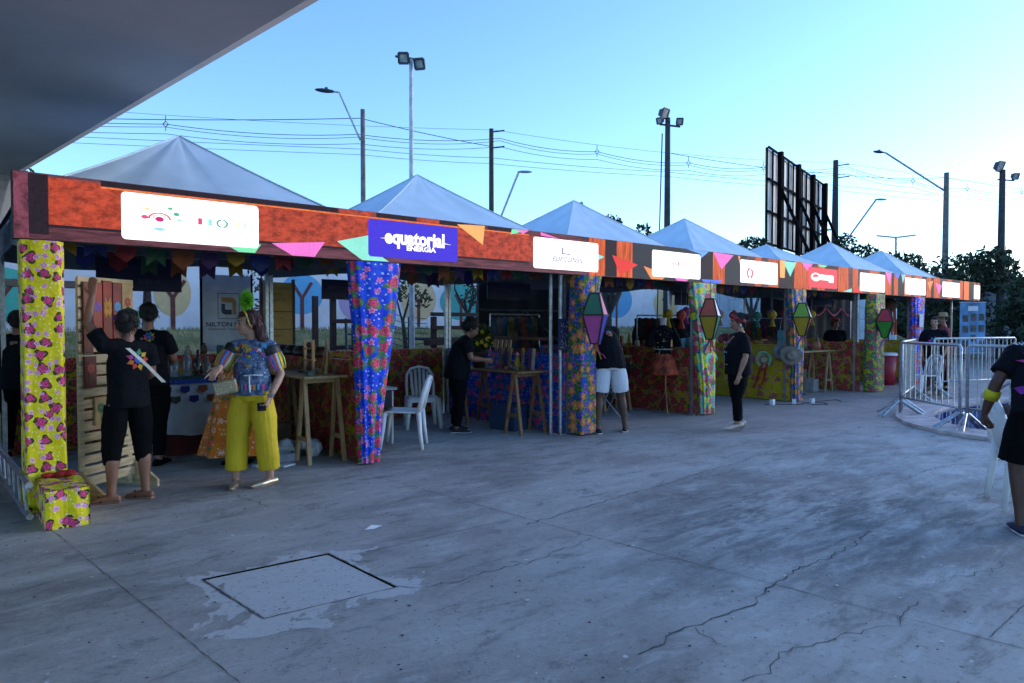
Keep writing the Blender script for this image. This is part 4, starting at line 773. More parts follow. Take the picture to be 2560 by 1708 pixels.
def decal(t, me, shapes, org, dr, up, mats, name='print', off=.004):
    """flat print laid on a garment: shapes = [(polygon in metres, material index)]; projected along dr"""
    bv = BVHTree.FromPolygons([v.co for v in me.vertices], [p.vertices for p in me.polygons]); org, dr, up = Vector(org), Vector(dr).normalized(), Vector(up).normalized(); x = dr.cross(up).normalized(); up = x.cross(dr)
    mb = MB()
    for li, (poly, mi) in enumerate(shapes):
        n = len(poly); c = (sum(p[0] for p in poly) / n, sum(p[1] for p in poly) / n); pts = [c] + list(poly); out = []
        for px_, py_ in pts:
            h, nn, _, dd = bv.ray_cast(org + x * px_ + up * py_ - dr * .6, dr)
            if h is None: out = None; break
            out.append(h + nn * (off + li * .0002))
        if out: mb.add(out, [(0, i + 1, (i + 1) % n + 1) for i in range(n)], mi)
    if mb.v: put(name, mb, mats, t)['kind'] = 'stuff'
def petal(a, r0, r1, w_): ca, sa = math.cos(a), math.sin(a); f = lambda u, v: (u * ca - v * sa, u * sa + v * ca); return [f(r0, 0), f(r0 + (r1 - r0) * .4, w_), f(r1, 0), f(r0 + (r1 - r0) * .4, -w_)]
BURST = [M('print%d' % i, c, .7, var=.1) for i, c in enumerate(((.55, .05, .03), (.60, .35, .02), (.03, .25, .08), (.03, .12, .5), (.55, .06, .25), (.65, .2, .03), (.55, .58, .62), (.10, .35, .6)))]
def burst(r=.085): return [(petal(i * .7, r * .35, r, r * .22), i % 6) for i in range(9)] + [([(r * .34 * math.cos(q), r * .34 * math.sin(q)) for q in np.linspace(0, 6.28, 9)[:-1]], 3)]
def person(lab, loc, fwd, J, skin, s=1.0, g=1.0, headR=(0, 0, 0), hands=None, voxel=.0085, shirt=None, sleeve=.62, hem=-.08, pants=None, plen=1.0, pw=1.0, pflare=0, shoes=None, footyaw=(12, -12), heel=0, hair=None, hairm=HAIRM, face=True, loose=1.0, girth=None, name='person', group=None):
    """J: joints in metres, x right, y forward. Body = one remeshed skin; clothes and hair are children."""
    t = thing(name, lab, 'person', loc, math.atan2(-fwd[0], fwd[1]), group)
    rx = V(1, 0, 0); sp = (J['shR'] - J['shL']); sx = sp.normalized() if sp.length else rx; hx = (J['hiR'] - J['hiL']).normalized()
    ga = girth or (1, 1, 1)
    mb = MB(); pel, wai, che, nek = J['pel'], J['wai'], J['che'], J['nek']; low = pel - (wai - pel).normalized() * .07 * s
    top = nek + (nek - che).normalized() * -.02
    tr = [(.135, .10), (.165 * ga[0], .125 * ga[0]), (.145 * ga[1], .115 * ga[1]), (.150 * ga[2], .115 * ga[2]), (.085, .06)]
    tr = [(a * s * g, b_ * s * g) for a, b_ in tr]
    mb.tube([low, pel, wai, che, top], tr, 18, ref=sx)
    Rm = rotm(*headR); hc = J['hed']; mb.tube([che.lerp(nek, .6), nek, hc + Rm @ V(0, -.02, -.06)], [.065 * s, .052 * s, .048 * s], 12)
    mb.tube([J['shL'], che.lerp(nek, .75), J['shR']], [.052 * s, .07 * s, .052 * s], 12, round=True)
    head(mb, hc, Rm, s)
    for k in 'LR':
        sh, el, wr = J['sh' + k], J['el' + k], J['wr' + k]
        mb.tube([sh, sh.lerp(el, .45), el, el.lerp(wr, .3), wr], [.052 * s * g, .047 * s * g, .038 * s, .040 * s * (1 + g) / 2, .025 * s], 12, round=True)
        hi, kn, an = J['hi' + k], J['kn' + k], J['an' + k]
        mb.tube([hi, hi.lerp(kn, .4), kn, kn.lerp(an, .3) - V(0, .012, 0), kn.lerp(an, .75), an], [.088 * s * g, .080 * s * g, .056 * s, .057 * s, .038 * s, .036 * s], 14, round=True)
        foot(mb, an, footyaw[0 if k == 'L' else 1], s, 1.0, heel)
        hd = (hands or {}).get(k); d = (wr - el).normalized()
        side = 1 if k == 'R' else -1
        if hd is None: hand(mb, wr, d, V(-side, .25, 0), side, .45, s)
        else: hand(mb, wr, hd[0], hd[1], side, hd[2], s, len(hd) > 3)
    me = remesh(mb, voxel, 4, .5, name='body'); link('body', me, skin, t, smooth=True, uv=False)
    if face: face_bits(t, hc, Rm, s)
    out = {'t': t, 'Rm': Rm, 'hc': hc}
    if shirt:
        mb = MB(); dn = (pel - wai).normalized(); L = loose
        hp = pel + dn * (-hem) * s
        mb.tube([hp, pel, wai, che, che.lerp(nek, .62), nek - (nek - che).normalized() * .01], [(tr[1][0] * 1.08 * L, tr[1][1] * 1.12 * L), (tr[1][0] * 1.07 * L, tr[1][1] * 1.12 * L), (tr[2][0] * 1.12 * L, tr[2][1] * 1.16 * L), (tr[3][0] * 1.10, tr[3][1] * 1.14), (.145 * s, .085 * s), (.070 * s, .060 * s)], 22, ref=sx)
        mb.tube([J['shL'], che.lerp(nek, .72), J['shR']], [.066 * s, .08 * s, .066 * s], 14, round=True)
        for k in 'LR':
            sh, el, wr = J['sh' + k], J['el' + k], J['wr' + k]
            if sleeve <= 1: mb.tube([sh, sh.lerp(el, sleeve * .5), sh.lerp(el, sleeve)], [.066 * s * g, .068 * s * g, .072 * s * g], 14)
        out['shirt'] = remesh(mb, voxel, 3, .45, nz=.011, nsc=12, name='shirt'); link('shirt', out['shirt'], shirt, t, smooth=True, uv=False)
    if pants:
        mb = MB(); mb.tube([low, pel, pel.lerp(wai, .55)], [(tr[0][0] * 1.06, tr[0][1] * 1.1), (tr[1][0] * 1.05, tr[1][1] * 1.08), (tr[2][0] * 1.05, tr[2][1] * 1.08)], 18, ref=hx)
        for k in 'LR':
            hi, kn, an = J['hi' + k], J['kn' + k], J['an' + k]
            if plen <= 1: pts = [hi, hi.lerp(kn, .5 * plen), hi.lerp(kn, plen)]; rr_ = [.098, .094, .09]
            else: e = plen - 1; pts = [hi, hi.lerp(kn, .5), kn, kn.lerp(an, e * .5), kn.lerp(an, e)]; rr_ = [.098, .09, .068, .062, .052]
            rr_ = [q * s * (g if i < 2 else 1) * (pw if i else 1) + pflare * i / (len(rr_) - 1) for i, q in enumerate(rr_)]
            mb.tube(pts, rr_, 16)
        out['pants'] = remesh(mb, voxel, 3, .45, nz=.008, nsc=11, name='trousers'); link('trousers', out['pants'], pants, t, smooth=True, uv=False)
    if shoes:
        for i, k in enumerate('LR'):
            f = rotm(footyaw[i]) @ V(0, 1, 0); g0 = J['an' + k].copy(); g0.z -= .075 * s; sxv = f.cross(V(0, 0, 1)); mb = MB()
            if shoes[0] == 'sandal':
                mb.tube([g0 - f * .06 + V(0, 0, .006), g0 + f * .06 + V(0, 0, .006), g0 + f * .18 + V(0, 0, .006)], [(.036, .009), (.042, .009), (.036, .009)], 12, ref=sxv, round=True)
                sole = put('sandal', mb, shoes[1], t, smooth=False); mb = MB(); mb.tube([g0 + f * .07 - sxv * .042 + V(0, 0, .015), g0 + f * .10 + V(0, 0, .058), g0 + f * .07 + sxv * .042 + V(0, 0, .015)], .008, 6); put('strap', mb, shoes[2], sole)
            else:
                mb.tube([g0 - f * .055 + V(0, 0, .034 + heel), g0 + f * .03 + V(0, 0, .034 + heel * .6), g0 + f * .11 + V(0, 0, .030), g0 + f * (.20 if shoes[0] == 'flat' else .18) + V(0, 0, .022)], [(.036, .036), (.038, .036 if shoes[0] == 'flat' else .05), (.044, .030), (.020 if shoes[0] == 'flat' else .032, .014)], 14, ref=sxv, round=True)
                sh_ = link('shoe', remesh(mb, .007, 2, name='shoe'), shoes[1], t, smooth=True, uv=False)
                mb = MB(); zz = .006 if shoes[0] == 'flat' else .010; mb.tube([g0 - f * .075 + V(0, 0, zz + heel * .8), g0 + f * .05 + V(0, 0, zz + heel * .4), g0 + f * .19 + V(0, 0, zz)], [(.036, zz), (.042, zz), (.026, zz)], 14, ref=sxv, round=True); put('sole', mb, shoes[2], sh_)
                if heel: mb = MB(); mb.tube([g0 - f * .055 + V(0, 0, .03), g0 - f * .055], [.016, .01], 8); put('heel', mb, shoes[2], sh_)
    if hair:
        mb = MB(); H = lambda p: hc + Rm @ (Vector(p) * s); B = lambda p, r: mb.ball(H(p), tuple(q * s for q in r), 14, 9, rot=Rm)
        B((0, -.036, .040), (.083, .090, .086)); B((0, .018, .080), (.062, .055, .034)); B((0, -.075, -.02), (.066, .045, .06))
        for sx_ in (-1, 1): B((sx_ * .066, -.02, .02), (.020, .045, .05))
        if hair == 'bun': B((0, -.135, .05), (.045, .045, .045))
        if hair == 'puff': B((0, -.05, .06), (.10, .105, .09)); B((0, -.10, .0), (.085, .06, .07))
        if hair == 'long': mb.tube([H((0, -.07, .03)), H((0, -.10, -.10)), H((0.0, -.115, -.24)), H((.0, -.10, -.33))], [(.080, .055), (.088, .052), (.085, .042), (.06, .022)], 14, ref=Rm @ V(1, 0, 0), round=True)
        hm_ = remesh(mb, .008, 3, nz=.010, nsc=45, name='hair'); ho = link('hair', hm_, hairm, t, smooth=True, uv=False)
        rr_ = random.Random(len(hm_.vertices)); sm = MB(); dn_ = Rm @ V(0, -.35, -1)
        for _ in range(700 if voxel < .0095 else 250):
            v_ = hm_.vertices[rr_.randrange(len(hm_.vertices))]; n_ = v_.normal; d_ = (n_ * rr_.uniform(.15, .6) + dn_ * rr_.uniform(.4, 1) + V(rr_.gauss(0, .25), rr_.gauss(0, .25), 0)); d_ = d_.normalized() * rr_.uniform(.02, .055); w_ = d_.cross(n_); w_ = w_.normalized() * .0022 if w_.length > 1e-6 else V(.002, 0, 0)
            p_ = v_.co + n_ * .001; sm.add([p_ + w_, p_ - w_, p_ + d_ * .6 + n_ * .004, p_ + d_], [(0, 1, 2), (1, 3, 2)])
        put('hair_strands', sm, hairm, ho, uv=False)['kind'] = 'stuff'
    return out
def hat(name, lab, c, brim, crown, h, mat, rot=None, cat='hat', group=None, top=True, parent=None, droop=.015, band=None):
    mb = MB(); mb.lathe([(brim, droop * .2), (brim * .85, -droop * .4), (crown * 1.05, 0), (crown, .01), (crown * .92, h * .7), (crown * .75, h * .95), (crown * .35, h * .93), (.004, h * .88)], n=28, wob=lambda a, z: 1 + .05 * math.cos(2 * a) * (1 if z < .01 else 0))
    if parent:
        o = put(name, mb, mat, parent, smooth=True)
    else: o = tag(put(name, mb, mat, smooth=True), lab, cat, group)
    o.location = c
    if rot: o.rotation_euler = rot
    so_ = o.modifiers.new('thick', 'SOLIDIFY'); so_.thickness = .006
    if band: mb = MB(); mb.lathe([(crown * 1.03, .008), (crown * 1.0, .045)], n=28); put('hat_band', mb, band, o)
    return o
LEFT = V(-.766, .643, 0); FW = V(.643, .766, 0)     # across the plaza to the left, and away from the viewer
# woman reaching up to the slatted rack
J = joints(1.0, shL=(-.175, 0, 1.32), elL=(-.26, .12, 1.50), wrL=(-.20, .20, 1.74), elR=(.21, .06, 1.06), wrR=(.13, .25, 1.0), hed=(.02, .03, 1.50), hiL=(-.09, 0, .82), anL=(-.13, .02, .075), anR=(.13, .0, .075), knL=(-.12, .03, .45), knR=(.12, .03, .45))
r = person('person in black T-shirt and capri trousers reaching up to the slatted rack', (.70, .02, 0), (-.12, 1), J, SK2, 1.0, .94, (-35, 0), {'L': ((.05, .1, 1), (.6, .8, 0), .25)}, .0075, BLK, .6, -.06, BLK2, 1.35, 1.12, 0, ('sandal', M('tan sandal', (.30, .16, .12), .7), M('brown strap', (.06, .03, .02), .6)), (60, 40), hair='bun', loose=1.03)
decal(r['t'], r['shirt'], burst(.095), (.05, -.1, 1.2), (0, 1, 0), (0, 0, 1), BURST)
P1 = r['t']
mb = MB(); mb.grid(lambda u, v: (-.06 + .28 * v + .035 * u, -.165 + .05 * abs(v - .5) - .005, 1.30 - .30 * v), 1, 10); so_ = put('sash', mb, M('cream strap', (.62, .58, .50), .8), P1, smooth=True)
mb = MB(); Hh = lambda p: r['hc'] + r['Rm'] @ Vector(p); mb.tube([Hh((-.085, -.02, -.02)), Hh((-.075, .0, .10)), Hh((0, .01, .135)), Hh((.075, 0, .10)), Hh((.085, -.02, -.02))], .008, 8); put('headband', mb, M('green band', (.02, .14, .06), .5), P1)
mb = MB(); mb.ball(Hh((-.05, -.13, .05)), (.03, .015, .02), 8, 6); mb.ball(Hh((-.02, -.14, .05)), (.02, .012, .018), 8, 6); put('hair_bow', mb, M('violet bow', (.16, .03, .30), .5), P1, smooth=True)
# man standing behind at the lace-covered table
J = joints(1.06, elR=(.21, .08, 1.06), wrR=(.12, .27, 1.02), elL=(-.22, .05, 1.04), wrL=(-.14, .26, .98))
r = person('person in black behind the reaching person, holding a phone', (1.18, 1.55, 0), (.55, .83), J, SK2, 1.06, 1.12, (25, -12), None, .010, BLK, .7, -.06, BLK2, 1.95, 1.1, 0, ('shoe', BLK2, BLK2), hair='short')
decal(r['t'], r['shirt'], burst(.06), (.05, -.1, 1.36), (0, 1, 0), (0, 0, 1), BURST)
# woman in yellow trousers
DEN = None
m_, nt, b = newmat('denim print'); co = coord(nt)
k = mixc(nt, S(nt, tex(nt, 'ShaderNodeTexNoise', co, Scale=16, Detail=4).outputs[0]).step(.4, .62), (.035, .065, .15), (.13, .20, .34))
vo = tex(nt, 'ShaderNodeTexVoronoi', co, Scale=42); k = mixc(nt, S(nt, vo.outputs['Distance']).lt(.17), k, (.62, .66, .75)); nt.links.new(k, b.inputs['Base Color']); b.inputs['Roughness'].default_value = .8; DEN = m_
MUS = M('mustard cloth', (.66, .45, .008), .75, var=.12, scale=3)
f3 = (-.62, -.78)
J = joints(1.0, elR=(.27, .10, 1.05), wrR=(.17, .33, 1.115), elL=(-.25, -.04, 1.03), wrL=(-.20, .12, .83), hed=(.03, .025, 1.505), anR=(.15, .03, .075), anL=(-.15, -.02, .075), knL=(-.13, .02, .45), knR=(.13, .02, .45))
r = person('person in mustard wide trousers and bright patched blouse with green pompom headband', (1.70, -.10, 0), f3, J, SK1, 1.0, .96, (-60, -4), {'R': ((.35, .6, -.55), (.2, -.8, -.6), .75, 1), 'L': ((.25, .45, -.85), (.8, .0, 0), .75)}, .0062, DEN, .42, -.015, MUS, 1.78, 1.22, .035, ('flat', M('gold leather', (.55, .46, .34), .3, .7), M('gold sole', (.3, .22, .15), .6)), (-35, 10), hair='long', hairm=REDH, loose=1.0, girth=(1, 1.08, 1.02))
P3 = r['t']
flags = []
for i in range(36):
    rr = random.Random(i); cx, cy = rr.uniform(-.15, .15), rr.uniform(-.14, .16); q = rr.uniform(.008, .02) * (1.3 if cy > .09 else .7); flags.append(([(cx - q, cy + q), (cx + q, cy + q), (cx + q, cy - q), (cx, cy - q * .3), (cx - q, cy - q)], i % 8))
flags.append(([(-.14 + .05 * math.cos(a) * (1 + .3 * math.sin(3 * a)), -.06 + .055 * math.sin(a)) for a in np.linspace(0, 6.28, 14)[:-1]], 0))
for i in range(10): flags.append(([(-.15 + i * .033, -.25), (-.13 + i * .033, -.25), (-.13 + i * .033, -.20), (-.15 + i * .033, -.20)], (4, 6, 5, 7)[i % 4]))
decal(P3, r['shirt'], flags, (0, .1, 1.15), (0, -1, 0), (0, 0, 1), BURST)
RC = [M('ribbon%d' % i, c, .5, var=.05) for i, c in enumerate(((.72, .12, .08), (.62, .50, .02), (.30, .55, .05), (.10, .28, .60), (.70, .72, .74), (.70, .22, .03), (.45, .05, .35), (.01, .01, .012)))]
for k, sd in (('L', -1), ('R', 1)):
    sh, el = J['sh' + k], J['el' + k]; ax = (el - sh).normalized(); u_ = ax.orthogonal().normalized(); v_ = ax.cross(u_)
    mb = MB(); mb.tube([sh - ax * .01, sh.lerp(el, .12), sh.lerp(el, .3)], [.074, .080, .078], 16); link('shoulder_band', remesh(mb, .008, 2, nz=.004, name='shoulder_band'), RC[7], P3, smooth=True, uv=False)
    for i in range(22):
        a = i * 6.283 / 22; dr = u_ * math.cos(a) + v_ * math.sin(a); q = random.uniform(.9, 1.12); mb = MB()
        mb.tube([sh.lerp(el, .25) + dr * .076, sh.lerp(el, .5) + dr * .082 * q, sh.lerp(el, .70) + dr * .074 * q, sh.lerp(el, .84) + dr * .062], [(.013, .004), (.013, .004), (.012, .004), (.008, .004)], 6, ref=ax.cross(dr)); put('ribbon', mb, RC[i * 3 % 7], P3, smooth=True)
Hh = lambda p: r['hc'] + r['Rm'] @ Vector(p)
mb = MB(); mb.tube([Hh((-.088, .0, -.02)), Hh((-.078, .02, .085)), Hh((0, .03, .128)), Hh((.078, .02, .085)), Hh((.088, .0, -.02))], .0075, 8); hb = put('headband', mb, M('yellow band', (.60, .42, .04), .5), P3)
g = np.random.default_rng(5); c = np.array(Hh((0.0, -.01, .205))); mb = MB()
for i in range(1500):
    d = g.normal(size=3); d /= np.linalg.norm(d); e = c + d * g.uniform(.06, .115) * np.array((.8, .8, 1.15)); q = np.cross(d, g.normal(size=3)); q = q / np.linalg.norm(q) * .0035; mb.add([c + d * .01 + q, c + d * .01 - q, e], [(0, 1, 2)])
pp = put('pompom', mb, M('lime plume', (.16, .50, .01), .8, var=.4, scale=30), P3, uv=False); pp['kind'] = 'stuff'
mb = MB(); mb.ball(tuple(c), (.035, .035, .05), 10, 8); put('pompom_core', mb, M('green core', (.04, .22, .01), .8), P3)
mb = MB(); mb.tube([J['nek'] + V(.05 * math.cos(a) * 1.25, .045 * math.sin(a) + .012, -.012 + .012 * math.sin(a) * -1) for a in np.linspace(0, 6.28, 16)], .009, 6); put('collar', mb, RC[7], P3)
mb = MB(); mb.tube([V(.03, .135, 1.03), V(-.06, .137, 1.035), V(-.13, .10, 1.03)], .006, 6); put('belt_chain', mb, RC[4], P3); mb = MB(); mb.tube([V(-.02, .14, 1.03), V(-.025, .146, .95), V(-.03, .15, .88)], .006, 6); put('belt_tail', mb, RC[4], P3)
mb = MB(); mb.tube([J['wrL'] + V(-.002, -.01, .028), J['wrL'] + V(0, -.004, .012)], [.030, .030], 12); mb.box(tuple(J['wrL'] + V(-.03, .01, .02)), (.012, .035, .035)); put('watch', mb, M('watch steel', (.35, .38, .42), .3, .6), P3)
Mx = Matrix.Translation((1.70, -.10, 0)) @ Matrix.Rotation(math.atan2(-f3[0], f3[1]), 4, 'Z')
def held(name, lab, cat, mb, mat, loc, rz=0, bev=.006):
    o = put(name, mb, mat, bev=bev); o.matrix_world = Mx @ Matrix.Translation(loc) @ Matrix.Rotation(rz, 4, 'Z'); return tag(o, lab, cat)
mb = MB(); mb.box((0, 0, 0), (.075, .012, .15), rot=rotm(20, 70)); held('phone', 'black phone held by the person in mustard trousers', 'phone', mb, M('phone black', (.006, .006, .008), .2), (-.15, .20, .755), 0, .003)
mb = MB(); mb.box((0, 0, 0), (.20, .06, .13), rot=rotm(10, 0, 12)); bag = held('shoulder_bag', 'small gold quilted bag slung at the hip of the person in mustard trousers', 'bag', mb, M('quilted gold', (.42, .34, .22), .35, .6, bmp=.8, scale=60), (.17, .19, .93), 0, .015)
mb = MB(); mb.tube([(0, -.02, .06), (-.05, -.05, .2), (-.16, -.09, .36), (-.27, -.19, .41)], .0035, 6); put('strap', mb, M('gold chain', (.5, .4, .2), .3, .8), bag)
# woman in profile at the fourth pillar
J = joints(1.02, pel=(0, 0, .88), elL=(-.225, -.02, 1.03), wrL=(-.225, .06, .80), anL=(-.08, .03, .10), anR=(.08, -.05, .10), knL=(-.08, .04, .46), knR=(.08, .0, .46))
r = person('person in black T-shirt and red headscarf standing in profile, pale heeled shoes', (8.05, -1.2, 0), tuple(LEFT.xy), J, SK3, 1.02, 1.16, (0, -6), {'L': ((0, .25, -1), (.9, .3, 0), .35), 'R': ((0, .3, -1), (-.9, .3, 0), .35)}, .008, BLK, .85, -.10, BLK2, 1.86, 1.05, 0, ('flat', M('cream shoe', (.66, .54, .45), .5), M('shoe heel', (.3, .25, .2), .6)), (6, -4), .045, 'bun', girth=(1.02, 1.15, 1.1), loose=1.06)
P6 = r['t']; Hh = lambda p: r['hc'] + r['Rm'] @ (Vector(p) * 1.02)
mb = MB(); mb.tube([Hh((-.085, .01, .02)), Hh((-.070, .055, .068)), Hh((0, .078, .085)), Hh((.070, .055, .068)), Hh((.085, .01, .02)), Hh((.07, -.08, .0)), Hh((0, -.115, -.01)), Hh((-.07, -.08, 0)), Hh((-.085, .01, .02))], [(.032, .012)] * 9, 8, ref=(0, 0, 1)); put('headscarf', mb, M('red patterned scarf', (.32, .02, .03), .6, var=.7, scale=25), P6, smooth=True)
mb = MB(); mb.tube([J['nek'] + V(-.06, -.03, .015), J['nek'] + V(-.075, .05, -.03), J['nek'] + V(-.03, .12, -.14), J['nek'] + V(0, .15, -.27), J['nek'] + V(.03, .12, -.14), J['nek'] + V(.075, .05, -.03), J['nek'] + V(.06, -.03, .015), J['nek'] + V(0, -.065, .03), J['nek'] + V(-.06, -.03, .015)], [(.010, .003)] * 9, 6); put('lanyard', mb, M('lime lanyard', (.36, .48, .03), .6), P6)
decal(P6, r['shirt'], burst(.09) + [([(-.06, -.12), (.06, -.12), (.06, -.15), (-.06, -.15)], 7), ([(-.02, -.18), (.02, -.18), (.02, -.26), (-.02, -.26)], 7), ([(-.07, -.30), (.07, -.30), (.07, -.31), (-.07, -.31)], 6)], (0, .2, 1.24), (.25, -1, 0), (0, 0, 1), BURST)
mb = MB(); mb.ball(Hh((-.085, -.012, -.05)), (.006, .014, .018), 8, 6); put('earring', mb, M('earring pale', (.6, .6, .6), .3, .5), P6)
# man in white shorts bending over the stall
J = joints(1.06, pel=(0, -.02, .88), wai=(0, 0, 1.03), che=(-.03, .07, 1.21), nek=(-.07, .15, 1.36), hed=(-.12, .25, 1.46), shL=(-.24, .13, 1.30), shR=(.12, .13, 1.32), elL=(-.26, .30, 1.08), elR=(.16, .30, 1.08), wrL=(-.15, .48, 1.0), wrR=(.05, .48, 1.0), hiL=(-.10, -.02, .85), hiR=(.10, -.02, .85), knL=(-.15, .0, .46), knR=(.17, .02, .46), anL=(-.19, -.05, .075), anR=(.22, .0, .075))
WSH = M('white shorts', (.66, .67, .72), .8, var=.06)
r = person('person in black T-shirt and white shorts bending into the third stall', (6.56, -.14, 0), (.42, .91), J, SK4, 1.06, 1.06, (0, -35), None, .008, BLK, .75, -.05, WSH, .80, 1.12, .01, ('shoe', M('black trainer', (.01, .01, .012), .6), M('white sole', (.7, .7, .7), .6)), (15, -30), hair='short', loose=1.08)
decal(r['t'], r['shirt'], burst(.055), (-.02, .0, 1.36), (0, .97, -.25), (0, .25, .97), BURST)
# woman in black at the dark table
J = joints(1.0, wai=(0, .02, 1.0), che=(0, .07, 1.17), nek=(0, .13, 1.31), hed=(0, .21, 1.43), shL=(-.165, .11, 1.27), shR=(.165, .11, 1.27), elL=(-.2, .17, 1.03), elR=(.2, .17, 1.03), wrL=(-.1, .38, 1.0), wrR=(.1, .38, 1.0))
r = person('person in black leaning over the table of crafts in the second stall', (4.98, 1.25, 0), (.86, -.5), J, SK2, 1.0, 1.15, (0, -35), None, .009, BLK, .7, -.12, BLK2, 1.95, 1.15, 0, ('shoe', M('black trainer', (.01, .01, .012), .6), M('white sole', (.7, .7, .7), .6)), hair='puff', loose=1.1)
# right edge: man carrying stacked chairs
J = joints(1.07, pel=(0, 0, .86), wai=(.03, .06, 1.0), che=(.10, .17, 1.12), nek=(.20, .30, 1.20), hed=(.30, .40, 1.22), shL=(-.06, .20, 1.20), shR=(.28, .26, 1.12), elL=(-.20, .14, 1.0), wrL=(-.23, .22, .78), elR=(.3, .4, .9), wrR=(.2, .55, .8), knL=(-.11, .05, .45), anL=(-.12, -.02, .075), knR=(.11, .2, .47), anR=(.12, .3, .075))
r = person('person in black T-shirt with violet band carrying stacked chairs at right edge', (5.48, -5.19, 0), (.72, .69), J, SK4, 1.07, .98, (0, -20), {'L': ((.1, .4, -1), (1, 0, 0), 1.0)}, .0075, BLK, .7, -.10, BLK2, .93, 1.15, .012, ('shoe', M('navy trainer', (.012, .016, .06), .6), M('white sole', (.7, .7, .7), .6)), (-10, -10), hair='short', loose=1.08)
VIO = [M('violet print', (.22, .015, .28), .7), M('pink print', (.6, .03, .2), .7), M('white print', (.6, .6, .62), .7)]
decal(r['t'], r['shirt'], [([(x_, -.13 - .18 * (x_ + .2)), (x_ + .018, -.13 - .18 * (x_ + .218)), (x_ + .018, -.20 - .06 * (x_ + .2)), (x_, -.20 - .06 * (x_ + .2))], 0) for x_ in [-.26 + .018 * i for i in range(34)]] + [(petal(a, .03, .14, .02), 1) for a in (-.6, -.2, .3, .8, 1.3, 1.9, 2.5)] + [([(-.10 + i * .03, .20), (-.085 + i * .03, .20), (-.085 + i * .03, .23), (-.10 + i * .03, .23)], 2) for i in range(6)], (0, -.05, 1.22), (0, .9, -.42), (0, .42, .9), VIO)
mb = MB(); e, q = J['elL'], J['wrL']; a = e.lerp(q, .25); b_ = e.lerp(q, .55); mb.tube([a, a.lerp(b_, .5), b_], [.052, .054, .048], 18); put('armband', mb, M('yellow armband', (.62, .55, .01), .6), r['t'], smooth=True)
# woman and man beyond the barriers
J = joints(1.02, elL=(-.23, 0, 1.03), wrL=(-.18, .12, .85), elR=(.23, 0, 1.03), wrR=(.2, .1, .82))
r = person('person in black top with bright print and patterned trousers behind the barriers', (15.6, -1.15, 0), (-.94, -.3), J, SK1, 1.02, 1.16, (-8, 0), None, .010, BLK, .8, -.10, M('patterned trousers', (.13, .04, .06), .8, var=.7, scale=60), 1.92, 1.2, .01, ('shoe', M('grey shoe', (.35, .33, .32), .6), M('white sole', (.7, .7, .7), .6)), hair='short', loose=1.1)
decal(r['t'], r['shirt'], burst(.12), (0, .2, 1.12), (0, -1, 0), (0, 0, 1), BURST)
mb = MB(); mb.tube([J['nek'] + V(-.07, .03, 0), J['nek'] + V(-.03, .13, -.12), J['nek'] + V(0, .15, -.22), J['nek'] + V(.03, .13, -.12), J['nek'] + V(.07, .03, 0)], .007, 6); put('lanyard', mb, M('lime lanyard', (.36, .48, .03), .6), r['t'])
r = person('person in red patterned shirt and straw hat standing behind', (16.75, -.95, 0), (-.5, .86), joints(1.06), SK2, 1.06, 1.05, (55, 0), None, .011, M('red check shirt', (.30, .03, .05), .8, var=.8, scale=40), .8, -.1, BLK2, 1.9, 1.1, 0, ('shoe', BLK2, BLK2), hair='short')
hat('straw_hat', '', tuple(r['hc'] + V(0, -.01, .075)), .16, .09, .10, M('straw', (.30, .22, .12), .8, var=.3, scale=60), parent=r['t'])
# seated person with red cap, bending person in pale blue, person behind the yellow pillar
J = joints(1.0)
r = person('person in dark clothes and red cap behind the farther counter', (15.75, 1.0, 0), (-.9, -.4), J, SK2, 1.0, 1.1, (30, -10), None, .011, BLK, .7, -.1, BLK2, 1.9, 1, 0, ('shoe', BLK2, BLK2), hair='short')
hat('cap', '', tuple(r['hc'] + V(0, -.02, .05)), .12, .095, .10, M('red felt', (.30, .012, .02), .8), parent=r['t'])
J = joints(1.05, wai=(0, .08, 1.0), che=(0, .26, 1.1), nek=(0, .42, 1.12), hed=(0, .52, 1.16), shL=(-.17, .36, 1.12), shR=(.17, .36, 1.12), elL=(-.2, .42, .85), elR=(.2, .42, .85), wrL=(-.15, .52, .65), wrR=(.15, .52, .65))
person('person in pale blue shirt and jeans bending behind the yellow teal curtain', (9.82, .55, 0), (.2, .98), J, SK2, 1.05, 1.1, (0, -40), None, .010, M('pale blue cotton', (.16, .42, .52), .8), .8, -.08, M('jeans', (.03, .06, .16), .85, var=.4), 1.95, 1.05, 0, ('shoe', BLK2, BLK2), hair='short', loose=1.06)
J = joints(1.02, elL=(-.36, -.1, 1.1), wrL=(-.17, .02, .95), elR=(.36, -.1, 1.1), wrR=(.17, .02, .95))
person('person in black with hands on hips behind the yellow rose pillar', (.16, 3.0, 0), (.3, .95), J, SK2, 1.02, 1.12, (10, 0), None, .011, BLK, .8, -.1, BLK2, 1.95, 1.05, 0, ('shoe', BLK2, BLK2), hair='short')
J = joints(1.0, pel=(0, 0, .45), wai=(0, .02, .6), che=(0, .08, .77), nek=(0, .12, .92), hed=(0, .2, 1.04), shL=(-.165, .1, .88), shR=(.165, .1, .88), elL=(-.22, .25, .72), wrL=(-.1, .45, .7), elR=(.22, .25, .72), wrR=(.1, .45, .7), hiL=(-.09, .02, .43), hiR=(.09, .02, .43), knL=(-.12, .38, .46), knR=(.12, .38, .46), anL=(-.1, .36, .075), anR=(.1, .36, .075))
SITP = person('person crouching low beneath the pale trestle table in dark clothes', (2.35, 1.7, 0), (-.3, -.95), J, SK2, 1.0, 1.05, (0, -25), None, .011, BLK, .7, -.06, BLK2, 1.95, 1.05, 0, ('shoe', BLK2, BLK2), hair='short')
